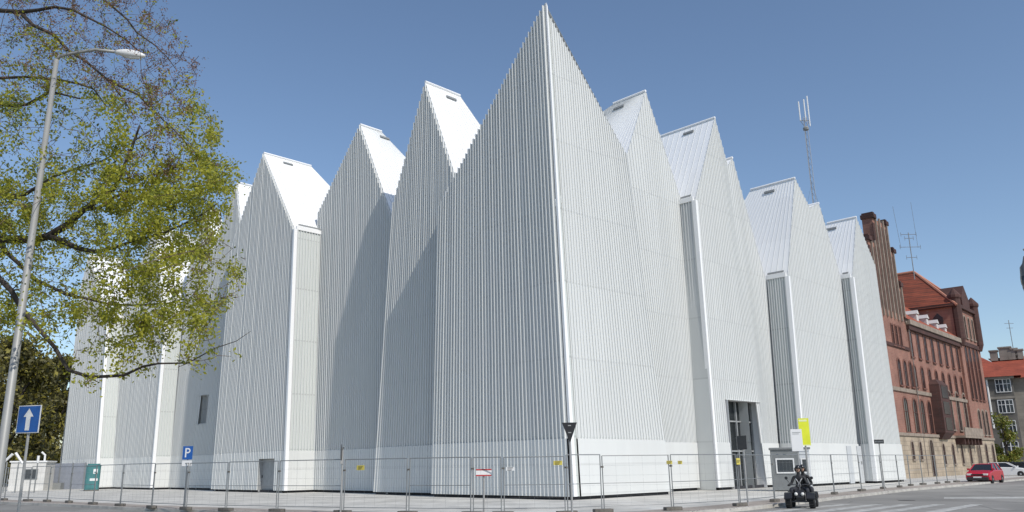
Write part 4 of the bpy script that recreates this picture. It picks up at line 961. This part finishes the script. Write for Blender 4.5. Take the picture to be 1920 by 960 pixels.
def rider(loc, rz, label, reach=True, torso_marks=False, lean=.10):
    """seated rider, facing local -y; origin under the seat on the ground"""
    root = empty('person', loc, rz); tag(root, label, 'person', 'two riders on the quad bike')
    s_ = .64; sh = 1.16
    P = [(0, .05, s_+.08), (0, .02, s_+.28), (0, -.02-lean*.3, 1.04), (0, -.03-lean*.5, sh+.02), (0, -.04-lean*.6, sh+.13), (0, -.05-lean*.7, sh+.25)]
    rad = [(.17, .14), (.155, .12), (.19, .125), (.13, .10), .058, .085]
    E_ = [(0, 1), (1, 2), (2, 3), (3, 4), (4, 5)]
    hx = .36 if reach else .2
    for sg in (-1, 1):
        k = len(P)
        if reach: arm_ = [(sg*.19, -.04-lean*.4, sh-.02), (sg*.30, -.14, sh-.27), (sg*.37, -.42, sh-.30), (sg*.36, -.50, sh-.30)]
        else: arm_ = [(sg*.19, -.04-lean*.4, sh-.02), (sg*.29, -.05, sh-.29), (sg*.22, -.30, sh-.34), (sg*.18, -.37, sh-.33)]
        P += arm_; rad += [.075, .056, .042, .034]; E_ += [(3, k), (k, k+1), (k+1, k+2), (k+2, k+3)]
        k = len(P)
        spread = .30 if reach else .34
        P += [(sg*.11, .0, s_+.04), (sg*spread, -.38, s_+.06), (sg*(spread-.02), -.36, .36), (sg*(spread-.02), -.40, .31), (sg*(spread-.01), -.56, .29)]; rad += [.105, .078, .055, .05, .038]
        E_ += [(0, k), (k, k+1), (k+1, k+2), (k+2, k+3), (k+3, k+4)]
    limb_body('body', P, E_, rad, blackjacket, root)
    # trousers over thighs and shins
    for sg in (-1, 1):
        limb_body('trousers', [(sg*.11, .02, s_+.04), (sg*(spread*.7), -.2, s_+.06), (sg*spread, -.39, s_+.055), (sg*(spread-.02), -.365, .38)], [(0, 1), (1, 2), (2, 3)], [.115, .10, .086, .066], jeans, root)
        c = Vector((sg*(.36 if reach else .17), -.53 if reach else -.40, sh-.31)); g = MB()
        g.lathe(c, [(.022, -.035), (.036, -.02), (.038, .02), (.022, .035)], 8, M=M90)
        for f in range(4):
            q = c+Vector((sg*(-.028+.019*f), -.03, .012)); ln = (.040, .046, .044, .034)[f]
            g.tube([q, q+Vector((0, -ln*.7, .004)), q+Vector((0, -ln, -.024)), q+Vector((0, -ln*.55, -.042))], [.0095, .009, .0085, .007], 6)
        g.tube([c+Vector((-sg*.03, .0, -.005)), c+Vector((-sg*.048, -.028, -.022)), c+Vector((-sg*.036, -.052, -.034))], [.012, .011, .009], 6)
        g.build('glove', glove, root, smooth=True)
    # face and open helmet
    hc = Vector((0, -.07-lean*.7, sh+.30))
    def ell(c, rx, ry, rz_, n=18, m_=12, z0=-1.0, z1=1.0):
        b = MB(); vs = []
        for j in range(m_+1):
            t = math.asin(z0)+(math.asin(z1)-math.asin(z0))*j/m_
            for i in range(n): u = 2*math.pi*i/n; vs.append(c+Vector((rx*math.cos(t)*math.cos(u), ry*math.cos(t)*math.sin(u), rz_*math.sin(t))))
        fs = [(j*n+i, j*n+(i+1) % n, (j+1)*n+(i+1) % n, (j+1)*n+i) for j in range(m_) for i in range(n)]
        b.add(vs, fs); return b
    fb = ell(hc+Vector((0, -.005, -.015)), .078, .095, .115); 
    fb.tube([hc+Vector((0, -.095, .02)), hc+Vector((0, -.122, -.025)), hc+Vector((0, -.10, -.035))], [.010, .015, .008], 6)
    f_ = fb.build('face', skin, root, smooth=True)
    e_ = MB()
    for sg in (-1, 1): e_.lathe(hc+Vector((sg*.032, -.093, .015)), [(.004, -.006), (.010, 0), (.004, .006)], 8, M=M90)
    e_.box(-.024, .024, hc.y-.105, hc.y-.09, hc.z-.068, hc.z-.060); e_.build('eyes_and_mouth', blackjacket, f_)
    hb_ = ell(hc+Vector((0, .02, .03)), .118, .138, .125, z0=-.15)
    hb_.box(-.11, .11, hc.y-.155, hc.y-.09, hc.z+.035, hc.z+.052)
    hb_.tube([hc+Vector((-.112, 0, .03)), hc+Vector((-.105, .03, -.07)), hc+Vector((0, .10, -.09)), hc+Vector((.105, .03, -.07)), hc+Vector((.112, 0, .03))], [.03, .035, .04, .035, .03], 8)
    hb_.build('helmet', helm, root, smooth=True)
    if torso_marks:
        m_ = MB(); y_ = -.165
        for sg in (-1, 1): m_.tube([(sg*.02, y_-.02, sh-.22), (sg*.08, y_-.005, sh-.12), (sg*.13, y_+.03, sh-.04)], [.012, .018, .014], 5); m_.tube([(sg*.02, y_-.02, sh-.22), (sg*.05, y_+.0, sh-.36)], [.012, .015], 5)
        m_.build('jacket_stripe', mat('pale_stripe', (.5, .5, .5), .6), root)
    return root
qc = gnd(1505, 951.5, RZ); qc.z = RZ; qa = R(-24)
qd = empty('quad_bike', qc, qa); tag(qd, 'black four wheeled quad bike coming towards the camera with two riders', 'quad bike')
plast = mat('black_plastic', (.02, .02, .022), .4); dm = mat('engine_grey', (.10, .10, .105), .5, metal=.5)
for sx_ in (-.43, .43):
    for sy_, rr_ in ((-.62, .25), (.62, .27)):
        MX = Matrix.Rotation(R(90), 4, 'Y')
        t_ = MB(); t_.lathe((sx_, sy_, rr_), [(.12, -.11), (rr_-.03, -.11), (rr_, -.07), (rr_, .07), (rr_-.03, .11), (.12, .11)], 22, M=MX)
        for k in range(16):
            a_ = 2*math.pi*k/16; c_ = Vector((sx_, sy_+math.cos(a_)*(rr_), rr_+math.sin(a_)*(rr_))); t_.box(c_.x-.09, c_.x+.09, c_.y-.018, c_.y+.018, c_.z-.018, c_.z+.018)
        w_ = t_.build('wheel', tyre, qd); h = MB(); h.lathe((sx_, sy_, rr_), [(.03, -.115), (.12, -.09), (.12, .09), (.03, .115)], 12, M=MX); h.build('rim', chrome, w_)
b = MB(); b.box(-.16, .16, -.55, .6, .26, .42); b.box(-.12, .12, -.3, .35, .42, .56); b.tube([(-.43, -.62, .25), (.43, -.62, .25)], .035, 6); b.tube([(-.43, .62, .27), (.43, .62, .27)], .035, 6); b.build('chassis', dm, qd, bevel=.02)
for sx_ in (-1, 1):
    for sy_ in (-.62, .62):
        b = MB(); pts = [(sy_+.34*math.cos(t), .24+.34*math.sin(t)) for t in np.linspace(R(20), R(160), 7)]
        for (y0, z0), (y1, z1) in zip(pts, pts[1:]): b.add([(sx_*.26, y0, z0), (sx_*.56, y0, z0-.02), (sx_*.56, y1, z1-.02), (sx_*.26, y1, z1), (sx_*.26, y0, z0+.03), (sx_*.56, y0, z0+.01), (sx_*.56, y1, z1+.01), (sx_*.26, y1, z1+.03)], [(0, 1, 2, 3), (4, 7, 6, 5), (1, 5, 6, 2), (0, 3, 7, 4)])
        b.build('mudguard', plast, qd)
b = MB(); b.add([(-.14, -.86, .40), (.14, -.86, .40), (.19, -.60, .66), (-.19, -.60, .66), (-.12, -.22, .72), (.12, -.22, .72), (-.16, -.3, .4), (.16, -.3, .4)], [(0, 1, 2, 3), (3, 2, 5, 4), (0, 3, 4, 6), (1, 7, 5, 2), (0, 6, 7, 1)]); b.build('front_cowl', plast, qd, bevel=.02)
b = MB(); b.box(-.17, .17, -.2, .75, .56, .66); b.build('seat', mat('seat_vinyl', (.03, .03, .03), .6), qd, bevel=.04)
for sx_ in (-1, 1): b = MB(); b.lathe((sx_*.12, -.80, .53), [(.02, -.05), (.06, -.04), (.065, .0), (.05, .04)], 12, M=M90); b.build('headlight', lampm, qd, smooth=True)
b = MB(); b.tube([(0, -.45, .62), (0, -.42, .84)], .03, 8); b.tube([(-.42, -.44, .86), (-.2, -.46, .88), (0, -.46, .84), (.2, -.46, .88), (.42, -.44, .86)], .016, 8); b.build('handlebar', dm, qd)
for sx_ in (-1, 1): b = MB(); b.tube([(sx_*.32, -.45, .87), (sx_*.46, -.42, 1.08)], .01, 6); b.lathe((sx_*.47, -.42, 1.12), [(.02, -.012), (.06, -.01), (.06, .01), (.02, .012)], 12, M=M90); b.build('mirror', plast, qd)
b = MB(); b.box(-.3, .3, .5, .95, .68, .71)
for sx_ in (-.25, 0, .25): b.tube([(sx_, .5, .71), (sx_, .95, .71)], .012, 5)
b.build('rear_rack', dm, qd)
MQ = Matrix.Translation(qc) @ Matrix.Rotation(qa, 4, 'Z')
rider(MQ @ Vector((-.03, .0, .0)), qa, 'person in a black jacket with pale stripes and black helmet, holding the handlebar', True, True)
rider(MQ @ Vector((.13, .42, .02)), qa-R(8), 'person in plain black riding behind the driver on the quad bike', False, False, lean=.2)
# ---------------------------------------------------------------- site hut, yard wall and gates at the left
gh = gnd(52, 911, 0); gh = Vector((0, 0, 0))+onplane(52, 905, (0, 78, 0), Vector((0, 1, 0))); gh.z = 0
sh_ = empty('site_hut', gh, R(14)); tag(sh_, 'small white site hut with one dark window beside the fence at the far left', 'hut')
b = MB(); b.box(-1.6, 1.35, 0, 3, 0, 2.55); b.build('wall', mat('hut_white', (.62, .61, .58), .6, noise=.08, nscale=2), sh_)
b = MB(); b.box(-1.7, 1.45, -.1, 3.1, 2.55, 2.68); b.build('roof', wht, sh_)
b = MB(); f = MB(); b.box(-.35, .75, -.05, -.002, 1.0, 1.95); w_ = b.build('window', galv, sh_); f.box(-.28, .68, -.07, -.052, 1.07, 1.88); f.build('pane', gl, w_)
b = MB(); b.tube([(.9, 1, 2.68), (.9, 1, 3.2), (.6, .9, 3.5)], .09, 8); b.build('chimney_pipe', wht, sh_)
gy = onplane(94, 908, (0, 82, 0), Vector((0, 1, 0))); gy.z = 0
yw = empty('yard_wall', gy, R(8)); tag(yw, 'grey metal yard wall between the white site hut and the hall', 'wall')
b = MB(); b.box(-1.6, 3.2, 0, .15, 0, 2.45); b.build('sheeting', mat('grey_sheet', (.23, .25, .29), .6, noise=.08), yw)
b = MB()
for k in range(5): b.box(-1.6+k*1.15, -1.5+k*1.15, -.06, -.001, 0, 2.5)
b.build('post', galv, yw)
b = MB(); b.box(-1.55, 1.3, -.9, -.1, 0, .62); b.build('plinth', MT['vent'], yw)
for i, (x, l_, t_) in enumerate(((8, 1.3, 35), (30, 1.4, -30), (66, .8, 0))):
    g0 = onplane(x, 905, (0, 70, 0), Vector((0, 1, 0))); g0.z = 0; bt = empty('camera_pole', g0)
    tag(bt, ['leftmost pole with a tilted white arm, at the edge of the photo', 'pole with a tilted white arm left of the site hut', 'white box on a pole beside the site hut window'][i], 'pole')
    b = MB(); b.tube([(0, 0, 0), (0, 0, 2.5)], .05, 6); b.build('pole', galv, bt)
    b = MB(); dx = math.sin(R(t_))*l_; dz = math.cos(R(t_))*l_*.6; b.tube([(-dx*.5, 0, 2.5-dz*.2), (dx*.5, 0, 2.5+dz)], [.09, .11], 6); b.build('arm', wht, bt)
# ---------------------------------------------------------------- trees
def leaf_mesh(centres, sizes, rng, mats, midx, name, parent, per=1):
    """many small two-triangle leaves around the given centres, numpy built"""
    n = len(centres); c = np.asarray(centres); s = np.asarray(sizes)[:, None]
    a = rng.normal(size=(n, 3)); a /= np.linalg.norm(a, axis=1)[:, None]
    t = rng.normal(size=(n, 3)); bb_ = np.cross(a, t); bb_ /= np.linalg.norm(bb_, axis=1)[:, None]
    v = np.empty((n, 4, 3)); v[:, 0] = c-a*s*.6; v[:, 1] = c+bb_*s*.33; v[:, 2] = c+a*s*.6; v[:, 3] = c-bb_*s*.33
    me = bpy.data.meshes.new(name); me.vertices.add(4*n); me.vertices.foreach_set('co', v.reshape(-1))
    me.loops.add(4*n); me.loops.foreach_set('vertex_index', np.arange(4*n)); me.polygons.add(n)
    me.polygons.foreach_set('loop_start', np.arange(0, 4*n, 4)); me.polygons.foreach_set('loop_total', np.full(n, 4))
    for m_ in mats: me.materials.append(m_)
    me.polygons.foreach_set('material_index', np.asarray(midx, dtype=np.int32)); me.update(calc_edges=True)
    o = bpy.data.objects.new(name, me); COL.objects.link(o); o.parent = parent; return o
def leafmat(name, c1, c2, tr=.35):
    M_ = mat(name, c1, .6, col2=c2, nscale=1.3, detail=3); n = M_.node_tree; b = n.nodes['Principled BSDF']
    t = n.nodes.new('ShaderNodeBsdfTranslucent'); mx = n.nodes.new('ShaderNodeMixShader'); mx.inputs[0].default_value = tr
    src = b.inputs['Base Color'].links[0].from_socket; n.links.new(src, t.inputs[0]); out = n.nodes['Material Output']
    n.links.new(b.outputs[0], mx.inputs[1]); n.links.new(t.outputs[0], mx.inputs[2]); n.links.new(mx.outputs[0], out.inputs[0]); return M_
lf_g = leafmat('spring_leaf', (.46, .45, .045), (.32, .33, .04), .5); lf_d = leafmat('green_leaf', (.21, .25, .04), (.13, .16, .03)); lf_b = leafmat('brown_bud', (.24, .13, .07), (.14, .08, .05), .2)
bark = mat('dark_bark', (.05, .04, .032), .9, noise=.3, nscale=6); twigm = mat('twig_brown', (.13, .085, .06), .9, noise=.2, nscale=6)
def grow_tree(limbs, attract, seed, trunk_pts=None, step=.35, twig_r=.0045):
    """limbs: list of [(Vector, radius)...]; attract: points; connects each to the nearest branch node by a slightly wavy path"""
    rng = random.Random(seed); nodes = []; nr = []; wood = MB(); twigs = MB()
    for L_ in limbs:
        pts = [p for p, r_ in L_]; rr_ = [r_ for p, r_ in L_]; P = []; Q = []
        for i in range(len(pts)-1):
            n = max(1, int((pts[i+1]-pts[i]).length/step))
            for k in range(n):
                f = k/n; t = f; p0 = pts[max(i-1, 0)]; p1 = pts[i]; p2 = pts[i+1]; p3 = pts[min(i+2, len(pts)-1)]
                q = .5*((2*p1)+(p2-p0)*t+(2*p0-5*p1+4*p2-p3)*t*t+(3*p1-p0-3*p2+p3)*t**3)
                P.append(q+Vector([rng.uniform(-.03, .03) for _ in range(3)])); Q.append(lerp(rr_[i], rr_[i+1], f))
        P.append(pts[-1]); Q.append(rr_[-1]); Q = [v if v > .12 else v*.78 for v in Q]; wood.tube(P, Q, 8); nodes += P; nr += Q
    A = np.array([list(p) for p in nodes]); Rr = np.array(nr); tips = []
    order = sorted(range(len(attract)), key=lambda i: float(np.min(((A-np.array(attract[i]))**2).sum(1))))
    NA = [A]; NR = [Rr]; buf = []; bufr = []
    for idx in order:
        p = Vector(attract[idx]); d2 = ((A-np.array(p))**2).sum(1)
        j = int(np.argmin(d2*(1+.0*Rr))); q = Vector(A[j]); L = (p-q).length
        if L < .08: continue
        n = max(2, int(L/.22)); r0_ = min(Rr[j]*.6, .008+.009*L); pts = []; rs = []
        side = Vector([rng.uniform(-1, 1) for _ in range(3)])*L*.10; 
        for k in range(n+1):
            f = k/n; w = math.sin(f*math.pi); pts.append(q.lerp(p, f)+side*w-Z*.05*L*w+Vector([rng.uniform(-.02, .02) for _ in range(3)])*min(1, k)); rs.append(lerp(max(r0_, twig_r), twig_r*.7, f))
        twigs.tube(pts, rs, 4, cap=False)
        A = np.vstack([A, [list(x) for x in pts[1:]]]); Rr = np.append(Rr, rs[1:]); tips.append((pts, L))
    return wood, twigs, tips
def px3(x, y, d): return atdist(x, y, d)
big = empty('spring_tree', (px3(-760, 600, 15).x, 15, 0)); tag(big, 'large tree in spring leaf reaching in from the left with bare dark branches', 'tree')
o_ = big.location
def LB(*pts): return [(px3(x, y, d), r_) for x, y, d, r_ in pts]
limbs = [
 [(Vector((o_.x, 15, -.1)), .55), (Vector((o_.x+.1, 15, 1.5)), .40), (Vector((o_.x+.3, 15, 3.4)), .36), (px3(-600, 330, 15), .28), (px3(-540, 60, 15), .2), (px3(-500, -300, 15), .1)],
 LB((-700, 640, 15, .22), (-420, 560, 14.8, .16), (-150, 490, 14.4, .12), (0, 452, 14, .10), (90, 442, 13.6, .085), (160, 395, 13.4, .065), (215, 350, 13.2, .05), (240, 290, 13, .035), (262, 235, 12.8, .02)),
 LB((-640, 400, 15, .2), (-300, 120, 14.6, .12), (-100, 30, 14, .08), (0, 19, 13.5, .055), (38, 23, 13.4, .05), (65, 47, 13.2, .042), (95, 62, 13, .038), (125, 92, 12.9, .033), (165, 120, 12.8, .028), (205, 155, 12.7, .022), (250, 215, 12.6, .012)),
 LB((30, 21, 13.4, .05), (75, 15, 13.2, .04), (140, 22, 13, .03), (200, 50, 13, .02), (260, 95, 13, .01)),
 LB((-640, 420, 15, .15), (-200, 190, 15, .08), (0, 146, 14.8, .04), (60, 148, 14.6, .032), (115, 150, 14.5, .03), (175, 168, 14.3, .022), (200, 200, 14.2, .014)),
 LB((-700, 660, 15, .18), (-300, 520, 14, .10), (-60, 480, 13, .07), (0, 522, 12.6, .055), (58, 598, 12.3, .045), (105, 655, 12.1, .038), (132, 692, 12, .034), (168, 706, 12, .030), (232, 706, 12, .028), (268, 684, 12, .024), (300, 679, 12, .018), (350, 678, 12, .014), (405, 655, 12, .010), (440, 640, 12, .007), (470, 621, 12, .004)),
 LB((-200, 240, 14.5, .08), (-40, 195, 14, .05), (50, 195, 13.6, .04), (95, 170, 13.5, .03), (150, 185, 13.4, .018)),
 LB((-300, 330, 14.6, .09), (-40, 350, 14, .06), (40, 370, 13.8, .045), (100, 330, 13.6, .03), (190, 300, 13.4, .018), (290, 240, 13.4, .008)),
 LB((90, 442, 13.6, .07), (180, 470, 13.2, .045), (260, 450, 13, .03), (340, 420, 12.9, .02), (410, 380, 12.8, .01)),
 LB((0, 452, 14, .06), (60, 520, 13.7, .04), (160, 560, 13.5, .028), (260, 570, 13.4, .018), (350, 560, 13.4, .009)),
 LB((160, 395, 13.4, .04), (250, 360, 13, .03), (330, 350, 12.9, .02), (400, 345, 12.8, .01)),
 LB((200, 150, 12.7, .03), (260, 180, 12.6, .02), (320, 240, 12.6, .014), (370, 290, 12.6, .007)),
 LB((-560, 100, 15, .14), (-200, -60, 14.5, .08), (60, -60, 14, .05), (180, -10, 13.8, .03), (260, 60, 13.6, .018), (330, 130, 13.6, .008)),
]
def inpoly(x, y, poly):
    c = False
    for (x0, y0), (x1, y1) in zip(poly, poly[1:]+poly[:1]):
        if (y0 > y) != (y1 > y) and x < (x1-x0)*(y-y0)/(y1-y0)+x0: c = not c
    return c
outl = [(-420, -260), (250, -260), (300, -100), (318, 0), (318, 55), (352, 80), (385, 110), (378, 170), (372, 215), (420, 235), (415, 262), (395, 285), (440, 310), (462, 322), (430, 360), (425, 420), (450, 500), (458, 545), (430, 560), (412, 600), (405, 640), (340, 655), (290, 640), (230, 660), (150, 660), (120, 640), (60, 600), (0, 640), (-420, 660)]
rg = random.Random(7); att = []; 
while len(att) < 2600:
    x = rg.uniform(-420, 465); y = rg.uniform(-260, 660)
    if x < 0 and rg.random() < .45: continue
    if inpoly(x, y, outl): att.append(px3(x, y, 13.4+rg.gauss(0, 1.3)))
for _ in range(36):
    k = rg.random(); x = lerp(120, 430, k); att.append(px3(x+rg.uniform(-15, 15), lerp(700, 650, k)+rg.uniform(-45, 28), 12+rg.uniform(-.4, .4)))
wood, twigs, tips = grow_tree(limbs, att, 3)
wo_ = wood.build('trunk', bark, big, smooth=True); wo_.matrix_parent_inverse = Matrix.Translation(-o_)
tw_ = twigs.build('twigs', twigm, big, smooth=True); tw_.matrix_parent_inverse = Matrix.Translation(-o_)
nrg = np.random.default_rng(5); cs = []; sz = []; mi = []
clump = lambda p: math.sin(p.x*2.1+1)+math.sin(p.z*2.3)+math.sin(p.y*1.7+p.x)
for pts, L in tips:
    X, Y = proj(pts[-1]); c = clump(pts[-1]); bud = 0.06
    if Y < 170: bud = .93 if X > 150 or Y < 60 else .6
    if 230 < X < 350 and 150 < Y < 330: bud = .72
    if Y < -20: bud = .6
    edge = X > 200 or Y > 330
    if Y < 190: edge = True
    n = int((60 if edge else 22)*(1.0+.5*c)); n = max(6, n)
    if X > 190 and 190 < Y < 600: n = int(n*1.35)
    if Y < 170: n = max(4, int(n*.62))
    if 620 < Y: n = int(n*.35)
    for _ in range(max(1, n//9)):            # tufts of small leaves along the twig
        k = rg.random()**.5; f = k*(len(pts)-1); i = min(int(f), len(pts)-2); q = pts[i].lerp(pts[i+1], f-i)+Vector([rg.gauss(0, .05) for _ in range(3)])
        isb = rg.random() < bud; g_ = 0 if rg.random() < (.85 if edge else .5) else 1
        for _ in range(9):
            sp = .035 if isb else .06
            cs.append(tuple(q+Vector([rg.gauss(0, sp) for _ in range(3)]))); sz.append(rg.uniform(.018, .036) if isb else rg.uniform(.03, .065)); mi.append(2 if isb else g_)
print('leaves', len(cs))
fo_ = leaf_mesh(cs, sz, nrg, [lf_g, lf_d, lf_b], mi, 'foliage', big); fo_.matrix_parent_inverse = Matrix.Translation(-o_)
def far_tree(loc, h, w, label, seed, n=5200, mats=(lf_d, lf_g), ratio=.3, ls=.5, group=None, base=.22, name='leafy_tree'):
    rg_ = random.Random(seed); root = empty(name, loc); tag(root, label, 'tree', group)
    t = MB(); t.tube([(0, 0, 0), (.1, 0, h*.25), (-.1, .1, h*.55), (0, 0, h*.9)], [h*.022, h*.017, h*.011, h*.003], 8)
    blobs = []
    for k in range(15):
        a_ = rg_.uniform(0, 6.28); r_ = rg_.uniform(.1, .36)*w; z = rg_.uniform(base+.08, .9)*h; f = 1-abs(z/h-.5)*.9
        c = Vector((math.cos(a_)*r_*f, math.sin(a_)*r_*f, z)); blobs.append((c, rg_.uniform(.14, .24)*w))
        t.tube([(0, 0, z*.55), (c.x*.5, c.y*.5, z*.85), tuple(c)], [h*.009, h*.006, h*.002], 5)
    t.build('trunk', bark, root, smooth=True); cs = []; sz = []; mi = []
    for _ in range(n):
        c, r_ = blobs[rg_.randrange(len(blobs))]; d = Vector([rg_.gauss(0, 1) for _ in range(3)]).normalized()*r_*rg_.uniform(.35, 1.1); d.z *= .75
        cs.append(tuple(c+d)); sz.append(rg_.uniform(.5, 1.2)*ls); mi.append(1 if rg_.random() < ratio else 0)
    leaf_mesh(cs, sz, np.random.default_rng(seed), list(mats), mi, 'crown', root); return root
lf_far = leafmat('dark_far_leaf', (.13, .12, .035), (.075, .07, .025), .2); lf_far2 = leafmat('lit_far_leaf', (.30, .26, .035), (.19, .17, .03), .25)  # second colour has sunlight put into it, mixed at random with the darker
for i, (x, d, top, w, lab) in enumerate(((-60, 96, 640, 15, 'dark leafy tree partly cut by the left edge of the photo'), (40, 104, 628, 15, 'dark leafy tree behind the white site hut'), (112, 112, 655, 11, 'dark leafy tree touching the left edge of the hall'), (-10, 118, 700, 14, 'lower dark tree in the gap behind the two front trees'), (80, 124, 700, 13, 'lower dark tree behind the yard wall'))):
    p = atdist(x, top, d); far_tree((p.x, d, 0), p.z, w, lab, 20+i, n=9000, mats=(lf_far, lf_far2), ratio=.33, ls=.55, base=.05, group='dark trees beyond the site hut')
p = atdist(1858, 772, 108); far_tree((p.x+1.2, 108, 0), p.z, 4.6, 'small green tree between the brick building and the grey apartment house', 40, n=2600, mats=(lf_d, lf_far2), ratio=.4, ls=.32, base=.1)
hg = MB(); 
rgh = random.Random(9)
p0 = onplane(-300, 890, (0, 135, 0), Vector((0, 1, 0))); cs = []; sz = []; mi = []
for _ in range(9000):
    f = rgh.random(); cs.append((lerp(-150, -62, f), 132+rgh.uniform(-2, 2), rgh.uniform(0, 6.5)*(.8+.2*math.sin(f*40)))); sz.append(rgh.uniform(.4, .9)); mi.append(1 if rgh.random() < .2 else 0)
hr = empty('hedge_row', (-106, 132, 0)); tag(hr, 'dense dark hedge behind the trees at the far left', 'hedge'); hm = leaf_mesh(cs, sz, np.random.default_rng(3), [lf_far, lf_far2], mi, 'foliage', hr); hm.matrix_parent_inverse = Matrix.Translation((106, -132, 0))
